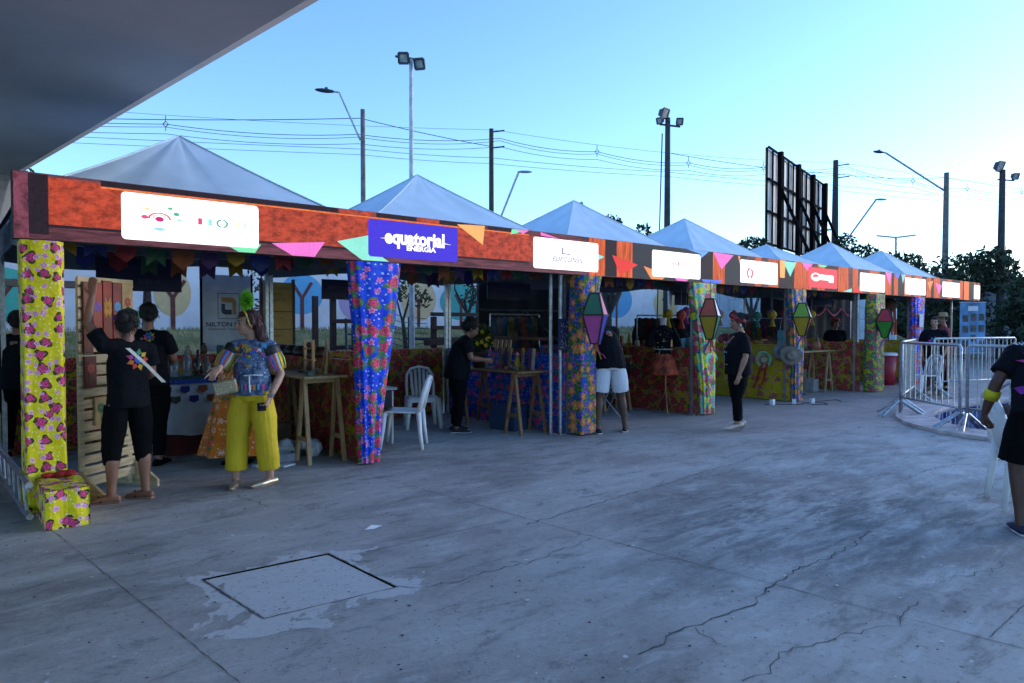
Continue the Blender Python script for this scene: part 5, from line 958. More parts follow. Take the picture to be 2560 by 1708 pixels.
# ------------------------------------------------------------------ stall furniture
PINE = M('pine boards', (.62, .48, .28), .7, var=.25, scale=4, stretch=(1, 1, 8)); PINE2 = M('pale pine', (.46, .29, .13), .65, var=.25, scale=5, stretch=(6, 6, 1)); OAK = M('stained wood', (.26, .13, .05), .6, var=.3, scale=5, stretch=(6, 6, 1)); WHP = M('white plastic', (.80, .82, .84), .4, var=.04); WCL = M('white cloth', (.62, .63, .66), .85, var=.08)
a = math.atan2(.42, .58); t = thing('slatted_rack', 'tall pine slatted display rack with painted boards beside the pillar', 'rack', (.38, .30, 0), a)
Lr = .60
for i in range(19):
    z = .14 + i * .096; mb = MB(); mb.box((Lr / 2, 0, z), (Lr, .018, .072 if i % 5 else .08)); put('slat', mb, PINE, t, bev=.003)
for x in (.04, Lr - .04): mb = MB(); mb.box((x, .022, .96), (.05, .024, 1.86)); put('stile', mb, PINE, t, bev=.003)
for x in (.0, Lr): mb = MB(); mb.add([(x - .012, -.26, 0), (x - .012, .2, 0), (x - .012, .2, .06), (x - .012, .02, .24), (x - .012, -.02, .24), (x - .012, -.26, .06)] + [(x + .012, -.26, 0), (x + .012, .2, 0), (x + .012, .2, .06), (x + .012, .02, .24), (x + .012, -.02, .24), (x + .012, -.26, .06)], [(5, 4, 3, 2, 1, 0), (6, 7, 8, 9, 10, 11)] + [(i, (i + 1) % 6, 6 + (i + 1) % 6, 6 + i) for i in range(6)]); put('foot', mb, PINE, t)
rm = Matrix.Translation((.38, .30, 0)) @ Matrix.Rotation(a, 4, 'Z')
for i, (x, z0, z1, c, c2, lab) in enumerate(((.10, 1.25, 1.86, (.12, .015, .012), (.10, .01, .01), 'dark red painted board hung at the rack top left'), (.22, 1.3, 1.86, (.24, .02, .012), (.14, .05, .35), 'red board with violet flower hung on the rack'), (.35, 1.25, 1.88, (.20, .015, .01), (.62, .25, .01), 'red board with orange sunflower hung on the rack'), (.48, 1.3, 1.87, (.16, .02, .02), (.08, .3, .55), 'red board with sky blue flower hung on the rack'), (.62, 1.42, 1.87, (.30, .20, .08), (.35, .05, .03), 'framed painted picture at the right end of the rack'), (.12, .95, 1.22, (.10, .02, .02), (.5, .1, .05), 'small bright painted board halfway down the rack'), (.24, .62, .86, (.34, .24, .10), (.03, .15, .06), 'painted tile with green leaf low on the rack'))):
    t = thing('painted_board', lab, 'painting', (0, 0, 0), group='painted boards on the rack'); t.matrix_world = rm; x *= .82
    mb = MB(); mb.box((x, -.022, (z0 + z1) / 2), (.095 if i < 4 else .12, .02, z1 - z0)); put('board', mb, M('paint%d' % i, [q * 1.5 for q in c], .5), t, bev=.003)
    mb = MB(); zc = z0 + (z1 - z0) * .62
    for k in range(10): q = petal(k * .628, .005, .05 if i != 2 else .10, .014); mb.add([(x + max(-.04, min(.04, u)), -.0335 - .0002 * k, zc + v) for u, v in q], [(0, 1, 2, 3)])
    put('flower', mb, M('petal%d' % i, c2, .5), t)['kind'] = 'stuff'
    mb = MB(); mb.add([(x - .004, -.0332, z0 + .02), (x + .004, -.0332, z0 + .02), (x + .004, -.0332, zc - .03), (x - .004, -.0332, zc - .03)], [(0, 1, 2, 3)]); put('stem', mb, M('stem green', (.03, .14, .03), .5), t)
def trestle(name, lab, x0, x1, y0, y1, h, wood, across='x', th=.028):
    """table whose trestles stand at both ends"""
    t = thing(name, lab, 'table', ((x0 + x1) / 2, (y0 + y1) / 2, 0)); w_, d_ = x1 - x0, y1 - y0
    mb = MB(); mb.box((0, 0, h - th / 2), (w_, d_, th)); put('tabletop', mb, wood, t, bev=.004)
    for e in (-1, 1):
        c = e * ((d_ if across == 'x' else w_) / 2 - .16)
        P = (lambda u, v, z: (u, c + v, z)) if across == 'x' else (lambda u, v, z: (c + v, u, z)); hw = (w_ if across == 'x' else d_) / 2 - .05
        for u in (-hw, hw):
            for v in (-1, 1): mb = MB(); mb.beam(P(u, v * .17, 0), P(u * .93, v * .02, h - th - .002), .042, .03); put('leg', mb, wood, t)
        mb = MB(); mb.beam(P(-hw, 0, h - th - .03), P(hw, 0, h - th - .03), .045, .05); put('top_bar', mb, wood, t)
        for u in (-hw * .97, hw * .97): mb = MB(); mb.beam(P(u, -.135, .26), P(u, .135, .26), .03, .045); put('brace', mb, wood, t)
    return t
trestle('trestle_table', 'pale pine trestle table of small crafts left of the blue curtain', 2.42, 2.92, .42, 2.0, .94, PINE2)
trestle('trestle_table', 'dark stained trestle table before the blue flowered partition', 5.38, 5.92, .42, 1.95, .86, OAK)
trestle('trestle_table', 'long pine trestle table in the farther stall by the yellow partition', 13.0, 14.75, .55, 1.05, .92, PINE2, 'y')
trestle('trestle_table', 'pine table with crafts behind the man in white shorts', 8.0, 8.75, 1.3, 2.3, .95, PINE2)
# small goods
CI = [(.30, .05, .03), (.10, .03, .02), (.40, .12, .02), (.05, .12, .10), (.42, .34, .24), (.02, .03, .06), (.35, .25, .02), (.3, .02, .1), (.5, .5, .5)]
SEEN = set()
def goods(lab, x0, x1, y0, y1, z, n, seed, cat='craft pieces'):
    rr = random.Random(seed)
    for i in range(n):
        c = rr.randrange(9); x, y = rr.uniform(x0, x1), rr.uniform(y0, y1); q = rr.random(); mb = MB(); nm = 'trinket'; kd = 0 if q < .4 else 1 if q < .7 else 2
        while (c, kd, lab) in SEEN and len([1 for e in SEEN if e[1:] == (kd, lab)]) < 9: c = (c + 1) % 9
        SEEN.add((c, kd, lab))
        if q < .4: mb.lathe([(.0, 0), (.018, 0), (.028, .02), (.02, .05), (.012, .06), (.0, .06)], n=10); nm = 'little_jar'
        elif q < .7: mb.tube([(.035 * math.cos(a), .035 * math.sin(a), .008) for a in np.linspace(0, 6.0, 12)], .007, 6); nm = 'bead_bracelet'
        else: mb.box((0, 0, .02), (rr.uniform(.04, .09), rr.uniform(.03, .07), .04), rr.uniform(0, 3)); nm = 'trinket_box'
        tag(put(nm, mb, M('goods%d' % c, CI[c], .5), loc=(x, y, z), smooth=q < .7), 'tiny %s %s %s' % (('red', 'dark brown', 'orange', 'teal', 'cream', 'black', 'ochre', 'crimson', 'white')[c], nm.replace('_', ' ').replace('little ', ''), lab), 'trinket', 'trinkets ' + lab)
goods('on the pale pine trestle table', 2.5, 2.88, .5, 1.9, .94, 18, 1)
goods('on the dark stained table', 5.45, 5.88, .5, 1.35, .86, 16, 2)
goods('on the long pine table', 13.1, 14.6, .65, 1.0, .92, 7, 3)
t = thing('craft_shelf', 'upright wooden craft shelf on the pale pine table', 'shelf', (2.72, .98, .94))
for y in (-.11, .11): mb = MB(); mb.box((0, y, .19), (.03, .02, .38)); put('upright', mb, PINE2, t)
for z in (.02, .15, .28): mb = MB(); mb.box((0, 0, z), (.07, .198, .016)); put('shelf', mb, PINE2, t)
for z in (.06, .19, .32): mb = MB(); mb.ball((0, 0, z), (.03, .05, .035), 10, 7); put('ornament', mb, M('brown ornament', (.09, .03, .02), .5), t, smooth=True)
t = thing('necklace_board', 'slanted wooden board with orange necklace on the pale table', 'display', (2.74, .58, .94), R(-20))
mb = MB(); mb.box((0, 0, .22), (.02, .16, .34), rot=rotm(0, 38)); put('board', mb, PINE2, t, bev=.004); mb = MB(); mb.box((0, .03, .07), (.03, .05, .14)); put('stand', mb, PINE2, t); mb = MB(); mb.tube([(-.02, .05 * math.cos(a) + .02, .18 + .05 * math.sin(a)) for a in np.linspace(0, 6.2, 14)], .01, 6); put('necklace', mb, M('orange beads', (.5, .10, .02), .4), t)
for i, y in enumerate((2.45, 2.15, 1.85, 1.55, 1.3)):
    tag(put('leather_bowl', (lambda m: (m.lathe([(.0, .13), (.06, .125), (.10, .09), (.115, .04), (.11, 0), (.0, 0)], n=18), m)[1])(MB()), M('brown leather%d' % (i % 2), ((.05, .02, .014), (.025, .014, .012))[i % 2], .4), loc=(3.0, y, 1.10), smooth=True), 'dark leather cap standing on the red partition, number of five in a line' if False else ('brown' if i % 2 == 0 else 'black') + ' leather cap on the red partition top, %s from the back' % ORD[i], 'cap', 'leather caps on the partition')
# lace-covered table with bottles
t = thing('draped_table', 'table under white cloth with checked blue trim in the first stall', 'table', (1.72, 2.1, 0))
mb = MB(); mb.box((0, 0, .42), (.62, .5, .82)); put('table_box', mb, M('red box', (.10, .012, .012), .8), t)
mb = MB(); mb.grid(lambda u, v: (-.34 + .68 * u + .012 * math.sin(v * 3 + u * 20) * v, -.275 - .018 * math.sin(u * 17) * v - .03 * v, .86 - .58 * v - .05 * math.sin(u * 3.1) * v), 40, 14); mb.grid(lambda u, v: (-.34 + .68 * u, -.275 + .55 * v, .862), 6, 6); mb.grid(lambda u, v: (.34 + .03 * v + .012 * math.sin(u * 15) * v, -.275 + .55 * u, .86 - .55 * v), 20, 8); put('tablecloth', mb, WCL, t, smooth=True)
mb = MB(); mb.grid(lambda u, v: (-.35 + .70 * u, -.292 - .02 * v, .872 - .05 * v), 20, 2); put('trim', mb, M('blue check', (.02, .07, .35), .8, var=.9, scale=50), t)
for i in range(8):
    mb = MB(); x = -.31 + i % 4 * .19 + (i // 4) * .09; z = .80 - (i // 4) * .11; mb.add([(x - .05, -.325 - .012 * (i // 4), z), (x + .05, -.325 - .012 * (i // 4), z), (x + .05, -.327 - .012 * (i // 4), z - .06), (x, -.327 - .012 * (i // 4), z - .085), (x - .05, -.327 - .012 * (i // 4), z - .06)], [(4, 3, 2, 1, 0)]); put('cloth_flag', mb, M('cflag%d' % (i % 4), ((.05, .07, .06), (.02, .03, .22), (.28, .07, .02), (.02, .06, .16))[i % 4], .8), t)
mb = MB(); mb.box((0, 0, .88), (.60, .48, .03)); put('green_mat', mb, M('green mat', (.02, .07, .04), .8), t)
for i, (x, y, h, lab) in enumerate(((1.55, 2.0, .26, 'clear glass bottle at the left of the draped table'), (1.70, 2.05, .33, 'tall clear decanter in the middle of the draped table'), (1.80, 2.0, .30, 'dark necked bottle on the draped table'), (1.92, 2.06, .22, 'short pale jar at the right of the draped table'))):
    mb = MB(); mb.lathe([(0, 0), (.045, 0), (.048, .02), (.046, h * .55), (.018, h * .72), (.016, h), (0, h)], n=16); tag(put('bottle', mb, M('bottle glass%d' % i, ((.35, .40, .42), (.45, .48, .5), (.10, .08, .06), (.45, .42, .38))[i], .1, trans=.5), loc=(x, y, .897), smooth=True), lab, 'bottle', 'bottles on the draped table')
# orange skirt on a stand
t = thing('display_skirt', 'long orange flowered skirt on a stand behind the person in mustard trousers', 'skirt', (1.93, 1.05, 0))
mb = MB(); mb.lathe([(.10, 1.02), (.14, 1.03), (.17, .97), (.19, .86), (.24, .62), (.31, .35), (.36, .16), (.37, .12)], n=72, wob=lambda a, z: 1 + .09 * math.sin(a * 9 + z * 2) * (1.1 - z)); put('skirt', mb, F_ORS, t, smooth=True); mb = MB(); mb.tube([(0, 0, 0), (0, 0, 1.05)], .02, 8); mb.lathe([(0, .02), (.16, .012), (.16, 0)], n=16); put('stand', mb, BLK2, t)
# things on the floor by the pale table
mb = MB(); mb.box((0, 0, .15), (.34, .26, .28)); mb.box((0, 0, .30), (.28, .2, .06)); tag(link('travel_bag', remesh(mb, .02, 4, nz=.02, nsc=8, name='travel_bag'), BLK2, loc=(2.22, 1.35, 0), smooth=True), 'black bag on the floor under the pale table', 'bag')
for i, (x, y, lab) in enumerate(((2.50, 1.15, 'crumpled white cloth bag on the floor by the pale table leg'), (2.72, .95, 'second white cloth bag standing under the pale table'))):
    mb = MB()
    for k in range(8): mb.ball((random.uniform(-.1, .1), random.uniform(-.08, .08), .05 + random.uniform(0, .1)), (.08, .06, .07), 8, 6)
    tag(link('cloth_bag', remesh(mb, .012, 3, nz=.02, nsc=18, name='cloth_bag'), WCL, loc=(x, y, 0), smooth=True), lab, 'bag')
mb = MB(); mb.add([(-.1, -.07, 0), (.1, -.07, 0), (.1, .07, 0), (-.1, .07, 0), (-.12, -.085, .09), (.12, -.085, .09), (.12, .085, .09), (-.12, .085, .09)], [(3, 2, 1, 0), (0, 1, 5, 4), (1, 2, 6, 5), (2, 3, 7, 6), (3, 0, 4, 7)]); tag(put('plastic_tub', mb, M('clear plastic', (.35, .38, .42), .3), loc=(2.36, .82, 0)), 'empty clear plastic tub on the floor', 'tub')
for x, y, lab in ((2.06, .72, 'white notebook lying flat on the concrete by the tub'), (2.28, .55, 'small white card lying right of the notebook')): mb = MB(); mb.box((0, 0, .01), (.15, .09, .02), .3); tag(put('notebook', mb, WCL, loc=(x, y, 0)), lab, 'paper')
# monobloc chairs
def chair(name, lab, loc, rz, group='white plastic chairs', s=1.0):
    t = thing(name, lab, 'chair', loc, rz, group)
    mb = MB(); mb.grid(lambda u, v: ((-.21 + .42 * u) * (1 - .08 * v), .21 - .42 * v, .44 - .018 * math.sin(math.pi * u) - .012 * v), 8, 8); o = put('seat', mb, WHP, t, smooth=True); q = o.modifiers.new('t', 'SOLIDIFY'); q.thickness = .022
    for x, y in ((-.20, .20), (.20, .20), (-.185, -.2), (.185, -.2)): mb = MB(); mb.tube([(x, y, .44), (x * 1.12, y * 1.12, .2), (x * 1.22, y * 1.25, 0)], [(.042, .034), (.034, .026), (.024, .02)], 8, ref=(1, 0, 0)); put('leg', mb, WHP, t, smooth=True)
    mb = MB(); P = [(-.195, -.2, .43), (-.20, -.24, .60), (-.19, -.28, .74), (-.13, -.31, .83), (0, -.32, .86), (.13, -.31, .83), (.19, -.28, .74), (.20, -.24, .60), (.195, -.2, .43)]; mb.tube(P, [(.03, .02)] * 9, 8, ref=(0, 1, 0)); put('back_frame', mb, WHP, t, smooth=True)
    for x in (-.12, -.06, 0, .06, .12): mb = MB(); zt_ = .845 - abs(x) * .45; mb.tube([(x * .85, -.20, .43), (x, -.25, .62), (x * 1.05, -.31, zt_)], [(.023, .009)] * 3, 6, ref=(1, 0, 0)); put('back_slat', mb, WHP, t, smooth=True)
    mb = MB(); mb.box((0, .205, .405), (.40, .02, .05)); put('apron', mb, WHP, t); return t
ch = chair('plastic_chair', 'white plastic chair right of the blue curtain, back to the right', (3.82, .74, 0), math.atan2(.77, .64))
dup(ch, 'white plastic chair farther back against the red partition', (4.85, 1.95, 0), R(155)); dup(ch, 'white plastic chair seen through the barriers', (15.0, -1.15, 0), R(60)); 
dup(ch, 'white plastic chair, lower of the two stacked beside the carrying person', (6.33, -4.95, .01), R(-150)); dup(ch, 'white plastic chair, upper of the two stacked beside the carrying person', (6.33, -4.95, .07), R(-150))
t = thing('crate_table', 'small grey table with white cloth beside the white chair', 'table', (3.62, 1.2, 0)); mb = MB(); mb.box((0, 0, .69), (.5, .45, .03)); put('tabletop', mb, M('grey top', (.36, .38, .42), .5), t, bev=.004); mb = MB(); mb.box((0, 0, .55), (.42, .38, .22)); put('crate', mb, M('dark crate', (.02, .022, .025), .6), t)
for x, y in ((-.2, -.18), (.2, -.18), (.2, .18), (-.2, .18)): mb = MB(); mb.tube([(x, y, 0), (x, y, .66)], .014, 8); put('leg', mb, WHP, t)
mb = MB(); mb.grid(lambda u, v: (-.26 - .03 * v + .02 * math.sin(u * 14) * v, -.26 + .3 * u + .1 * v * u, .70 - .5 * v * (1 - .3 * abs(u - .6))), 16, 10); put('hanging_cloth', mb, WCL, t, smooth=True)
# plant pot and goods on the dark table
t = thing('flower_pot', 'brown pot with yellow flowers and dark palm leaves on the dark table', 'plant', (5.55, 1.5, .86)); mb = MB(); mb.lathe([(0, 0), (.085, 0), (.11, .2), (.12, .21), (.12, .225), (0, .2)], n=18); put('pot', mb, M('brown pot', (.06, .02, .015), .6), t, smooth=True)
put('foliage', leaves(420, [((0, 0, .38), (.20, .20, .18)), ((.05, -.05, .5), (.14, .14, .14))], .06, 5), LFM, t, uv=False)
for k in range(9): mb = MB(); a = k * .7; mb.grid(lambda u, v: (v * .30 * math.cos(a) * (1 - .3 * v) + (u - .5) * .07 * math.sin(a) * math.sin(math.pi * v), v * .30 * math.sin(a) * (1 - .3 * v) - (u - .5) * .07 * math.cos(a) * math.sin(math.pi * v), .2 + .42 * v - .12 * v * v), 2, 8); put('palm_leaf', mb, LFD, t, smooth=True)
for k, (x, y, z) in enumerate(((.0, -.17, .42), (-.08, -.15, .38), (.05, -.16, .46), (-.14, -.12, .36), (.13, -.14, .35), (-.03, -.18, .33), (-.05, -.12, .52))):
    mb = MB()
    for j in range(6): q = petal(j * 1.047, .0, .045, .014); mb.add([(x + u, y - .01 * j / 6 - .03 * (i_ == 2), z + v) for i_, (u, v) in enumerate(q)], [(0, 1, 2, 3)])
    put('flower', mb, M('yellow petals', (.60, .45, .01), .6), t)
for i, (y, c, tl, lab) in enumerate(((1.22, (.22, .15, .07), 14, 'leaning carved board next to the flower pot'), (1.10, (.06, .04, .04), 12, 'dark leaning board among the crafts'), (1.0, (.28, .20, .11), 10, 'pale brown leaning board among the crafts'), (.72, (.30, .14, .04), 4, 'orange wood stick standing on the dark table'), (.58, (.10, .03, .12), 3, 'violet book standing near the table end'), (.50, (.36, .30, .22), 6, 'cream carved board at the near table end'))):
    mb = MB(); mb.box((0, 0, .15), (.02, .05, .30), rot=rotm(0, tl)); tag(put('craft_board', mb, M('craft%d' % i, c, .6), loc=(5.72, y, .865), bev=.003), lab, 'board')
t = thing('saint_doll', 'small figure in yellow robe standing on the dark table', 'figurine', (5.74, .86, .86)); mb = MB(); mb.lathe([(0, 0), (.05, 0), (.045, .08), (.03, .15), (.022, .18), (0, .18)], n=14); put('robe', mb, M('yellow robe', (.45, .28, .01), .6), t, smooth=True); mb = MB(); mb.ball((0, 0, .205), (.026, .026, .032), 10, 8); put('head', mb, M('doll head', (.5, .35, .25), .6), t, smooth=True)
t = thing('wall_rack', 'reddish wooden rail rack standing over the blue partition', 'rack', (6.0, .45, 1.09))
for y in (0, 1.25): mb = MB(); mb.beam((0, y, 0), (0, y, .22), .05); put('post', mb, M('red wood', (.16, .05, .025), .6), t)
for z in (.02, .2): mb = MB(); mb.beam((0, -.03, z), (0, 1.28, z), .05, .04); put('rail', mb, M('red wood', (.16, .05, .025), .6), t)
for k in range(4): mb = MB(); mb.box((-.03, .85 + k * .1, .09), (.02, .05, .17), rot=rotm(0, 12)); put('hung_board', mb, PINE2, t)
t = thing('earring_board', 'navy board of earrings hung on the poles left of the rose pillar', 'display', (5.86, .06, 1.15)); mb = MB(); mb.box((0, 0, .21), (.18, .015, .42)); put('board', mb, NVM, t); mb = MB()
for k in range(28): mb.box((random.uniform(-.07, .07), -.0125, .03 + .36 * random.random()), (.008, .008, .02), rot=rotm(0, 0, random.uniform(-40, 40)))
put('earrings', mb, M('silver bits', (.35, .33, .32), .3, .5), t)['kind'] = 'stuff'
# clothes mannequin
t = thing('mannequin', 'mannequin in black star blouse and flame coloured skirt on a copper stand', 'mannequin', (8.72, .62, 0), R(-35))
mb = MB(); mb.tube([(0, 0, .98), (0, 0, 1.1), (0, 0, 1.22), (0, .0, 1.38), (0, 0, 1.48)], [(.15, .11), (.12, .09), (.135, .10), (.17, .10), (.08, .06)], 18, ref=(1, 0, 0)); 
for sx_ in (-1, 1): mb.tube([(sx_ * .15, 0, 1.42), (sx_ * .22, 0, 1.28), (sx_ * .25, -.02, 1.12)], [.06, .065, .07], 12)
bm_ = remesh(mb, .012, 3, nz=.008, name='blouse'); link('blouse', bm_, BLK, t, smooth=True, uv=False)
stars = []
for k in range(46):
    cx, cy = random.uniform(-.16, .16), random.uniform(-.24, .2); r0 = random.choice((.006, .008, .013)); stars.append(([(cx + r0 * (1 if j % 2 else .45) * math.cos(j * .628), cy + r0 * (1 if j % 2 else .45) * math.sin(j * .628)) for j in range(10)], 0))
decal(t, bm_, stars, (0, -.2, 1.22), (0, 1, 0), (0, 0, 1), [M('gold stars', (.5, .4, .18), .5)])
mb = MB(); mb.lathe([(.05, 1.46), (.055, 1.56), (.065, 1.60), (0, 1.60)], n=16); put('neck', mb, M('pale neck', (.55, .53, .50), .6), t, smooth=True)
mb = MB(); mb.tube([(.155 * math.cos(a), .115 * math.sin(a), 1.08) for a in np.linspace(0, 6.283, 24)], .008, 6); put('belt', mb, M('silver belt', (.5, .5, .55), .4), t)
mb = MB(); mb.lathe([(.14, 1.0), (.19, .92), (.24, .8), (.27, .68), (.26, .66)], n=60, wob=lambda a, z: 1 + .12 * math.sin(a * 7) * (1.1 - z)); put('skirt', mb, M('flame skirt', (.36, .05, .012), .7, var=.8, scale=9), t, smooth=True)
mb = MB(); mb.tube([(.05, 0, .35), (.05, 0, 1.0)], .012, 8); put('stand', mb, M('copper', (.45, .20, .12), .35, .8), t)
for k in range(3): mb = MB(); a = k * 2.09 + .4; mb.tube([(.05, 0, .37), (.05 + .2 * math.cos(a), .2 * math.sin(a), .0)], .011, 8); put('stand_leg', mb, M('copper', (.45, .20, .12), .35, .8), t)
# third stall goods
for i, (x, y, z, sz, c, lab) in enumerate(((8.35, 1.5, .95, (.2, .3, .26), (.16, .09, .05), 'brown wooden box frame on the pine table'), (8.4, 1.9, .95, (.12, .2, .36), (.42, .07, .01), 'orange figure box on the pine table'), (8.3, 2.15, .95, (.1, .12, .5), (.12, .06, .03), 'tall dark wood piece on the pine table'), (8.5, 1.38, .95, (.1, .1, .14), (.45, .22, .02), 'yellow pot on the pine table'))): mb = MB(); mb.box((0, 0, sz[2] / 2), sz, .3); tag(put('wooden_craft', mb, M('wcraft%d' % i, c, .6), loc=(x, y, z), bev=.012), lab, 'craft')
t = thing('folding_chair', 'black folding chair with metal legs behind the man in white shorts', 'chair', (7.85, .95, 0), R(20)); mb = MB(); mb.box((0, 0, .46), (.4, .38, .03)); put('seat', mb, BLK2, t, bev=.01); mb = MB(); mb.box((0, -.22, .78), (.4, .02, .2)); put('backrest', mb, BLK2, t, bev=.01)
for x in (-.19, .19):
    for a_, b_ in (((x, -.24, .88), (x, .2, 0)), ((x, .18, .45), (x, -.22, 0))): mb = MB(); mb.tube([a_, b_], .011, 8); put('leg', mb, ALU, t)
t = thing('scaffold', 'dark back truss frame hung with black cloth behind the third stall', 'frame', (7.2, 3.35, 0)); mb = MB(); mb.grid(lambda u, v: (2.9 * u - .3, .02 * math.sin(u * 40), .9 + 1.6 * v), 40, 4); put('backdrop', mb, M('black backdrop', (.006, .007, .012), .9), t, smooth=True)
for a_, b_ in (((-.3, -.06, 1.0), (2.6, -.06, 1.0)), ((-.3, -.06, 1.75), (2.6, -.06, 1.75)), ((-.3, -.06, 1.0), (.8, -.06, 1.75)), ((.8, -.06, 1.75), (1.9, -.06, 1.0)), ((1.9, -.06, 1.0), (2.6, -.06, 1.75))): mb = MB(); mb.tube([a_, b_], .015, 8); put('strut', mb, M('dull tube', (.08, .085, .1), .5, .6), t)
for x in (-.3, 2.6): mb = MB(); mb.tube([(x, -.03, 0), (x, -.03, 2.5)], .02, 8); put('post', mb, M('dull tube', (.08, .085, .1), .5, .6), t)
# hats hung on the yellow partition
STR = M('grey straw', (.26, .22, .17), .8, var=.3, scale=60); STR2 = M('pale straw', (.42, .36, .22), .8, var=.3, scale=60)
hat('straw_hat', 'round straw hat with mint green fringe hung on the yellow partition', (11.90, .62, .80), .15, .07, .06, STR2, (R(90), 0, R(-62)), 'hat', 'hats hung on the partition', band=M('mint fringe', (.20, .55, .30), .7))
mb = MB(); mb.tube([(11.875 + .0 * i, .62 + .15 * math.cos(a), .80 + .15 * math.sin(a)) for i, a in enumerate(np.linspace(0, 6.283, 40))], [.016 + .006 * (i % 2) for i in range(40)], 6); tag(put('hat_fringe', mb, M('mint fringe', (.20, .55, .30), .7)), 'mint green ruffled fringe round the hung straw hat', 'fringe')
hat('felt_hat', 'brown cowboy hat hung below the lime lantern', (11.88, .05, .90), .19, .09, .11, STR, (R(90), R(15), R(-60)), 'hat', 'hats hung on the partition'); hat('felt_hat', 'grey hat half hidden behind the brown cowboy hat', (11.94, .25, .97), .17, .085, .1, M('grey felt', (.20, .21, .22), .8), (R(90), 0, R(-60)), 'hat', 'hats hung on the partition')
for i, (dy, dz) in enumerate(((.2, .5), (.12, .42))): mb = MB(); mb.grid(lambda u, v: (11.86 - .02 * math.sin(v * 6), .62 - .1 * i + dy * v + (u - .5) * .05, .72 - dz * v), 1, 10); tag(put('ribbon', mb, M('scarlet ribbon', (.55, .03, .01), .6), smooth=True), ('long' if not i else 'short') + ' scarlet ribbon hanging from the fringed straw hat', 'ribbon')
hat('sombrero', 'wide pink rimmed straw hat hung behind the person in red headscarf', (12.6, 2.55, 1.58), .28, .11, .12, M('pink straw', (.35, .10, .13), .8, var=.6, scale=12), (R(80), 0, R(-55)))
t = thing('clothes_rack', 'metal clothes rack crowded with bright small garments', 'clothes rack', (13.0, 1.75, 0), R(-25)); 
for x in (0, 1.3): mb = MB(); mb.tube([(x, 0, 0), (x, 0, 1.62)], .014, 8); put('post', mb, ALU, t)
mb = MB(); mb.tube([(0, 0, 1.62), (1.3, 0, 1.62)], .014, 8); put('rail', mb, ALU, t)
for k in range(13):
    mb = MB(); x = .06 + k * .095; L_ = random.uniform(.35, .6); mb.grid(lambda u, v: (x + .02 * math.sin(v * 8 + k), (u - .5) * (.16 + .2 * v), 1.58 - L_ * v - .04 * abs(u - .5)), 6, 8); o = put('garment', mb, M('garment%d' % k, ((.20, .02, .03), (.30, .09, .02), (.03, .16, .15), (.35, .22, .03), (.10, .02, .12), (.22, .05, .08), (.05, .08, .05), (.30, .12, .08), (.04, .10, .20), (.28, .03, .03), (.16, .10, .05), (.30, .05, .12), (.14, .42, .52))[k], .8, var=.5, scale=14), t, smooth=True)
tag(link('tote_bag', (lambda m: (m.box((0, 0, .2), (.05, .2, .3)), m.tube([(0, -.06, .34), (0, -.03, .55), (0, .03, .55), (0, .06, .34)], .006, 6), m)[2])(MB()).mesh('tote_bag'), M('aqua cloth', (.16, .48, .58), .8), loc=(12.3, .45, 1.02), bev=.01), 'aqua tote bag hanging beside the lime lantern', 'bag')
mb = MB()
for k in range(10): mb.ball((random.uniform(-.12, .12), random.uniform(-.2, .2), .06 + .12 * random.random()), (.09, .09, .08), 8, 6)
tag(link('fabric_heap', remesh(mb, .015, 3, nz=.02, name='fabric_heap'), M('bright fabrics', (.45, .10, .10), .8, var=.9, scale=6), loc=(12.02, 1.5, 1.08), smooth=True), 'heap of orange and pink fabric on the yellow partition', 'fabric')
t = thing('cooler', 'tall red drinks cooler with white lid beyond the last pillar', 'cooler', (17.4, .55, 0)); mb = MB(); mb.lathe([(0, 0), (.24, 0), (.27, .3), (.29, .72), (0, .72)], n=24); put('body', mb, M('red plastic', (.38, .012, .03), .4), t, smooth=True); mb = MB(); mb.lathe([(0, .80), (.27, .79), (.30, .76), (.30, .725)], n=24); put('lid', mb, WHP, t, smooth=True)
t = thing('bin', 'dark bin under the long pine table', 'bin', (13.3, .75, 0)); mb = MB(); mb.box((0, 0, .27), (.5, .36, .54)); put('body', mb, M('dark teal plastic', (.012, .03, .035), .5), t, bev=.02)
for i, (x, y) in enumerate(((11.3, .1), (11.68, -.12), (12.05, -.28))):
    t = thing('socket_box', '%s white socket box on the floor by the yellow partition' % ('left', 'middle', 'right')[i], 'socket', (x, y, 0)); mb = MB(); mb.box((0, 0, .05), (.09, .07, .1), .5 * i); put('body', mb, WHP, t, bev=.008); mb = MB(); mb.box((0, 0, .102), (.05, .04, .012), .5 * i); put('plate', mb, M('grey plate', (.2, .2, .22), .5), t)
mb = MB(); mb.tube([(11.2, .2, .008), (11.5, -.05, .008), (11.75, -.25, .008), (12.0, -.12, .008), (12.3, -.4, .008), (12.1, -.55, .008), (11.8, -.4, .008), (12.4, -.2, .008), (13.0, -.3, .008), (12.8, -.5, .008)], .006, 6); tag(put('power_cable', mb, WR), 'black power cable coiled on the floor by the socket boxes', 'cable')
for nm, x, y, z, lab in (('basket', 14.3, .8, .92, 'round orange basket on the long pine table'), ('bottle', 14.55, .85, .92, 'tall bottle on the long pine table'), ('bottle', 13.9, .8, .92, 'slim candle bottle in the middle of the long pine table')):
    mb = MB(); mb.lathe([(0, 0), (.12, 0), (.14, .1), (.10, .2), (0, .2)] if nm == 'basket' else [(0, 0), (.04, 0), (.04, .2), (.015, .27), (.015, .36), (0, .36)], n=16); tag(put(nm, mb, M(nm + ' stuff', (.30, .10, .04) if nm == 'basket' else (.14, .10, .08), .6), loc=(x, y, z), smooth=True), lab, nm)
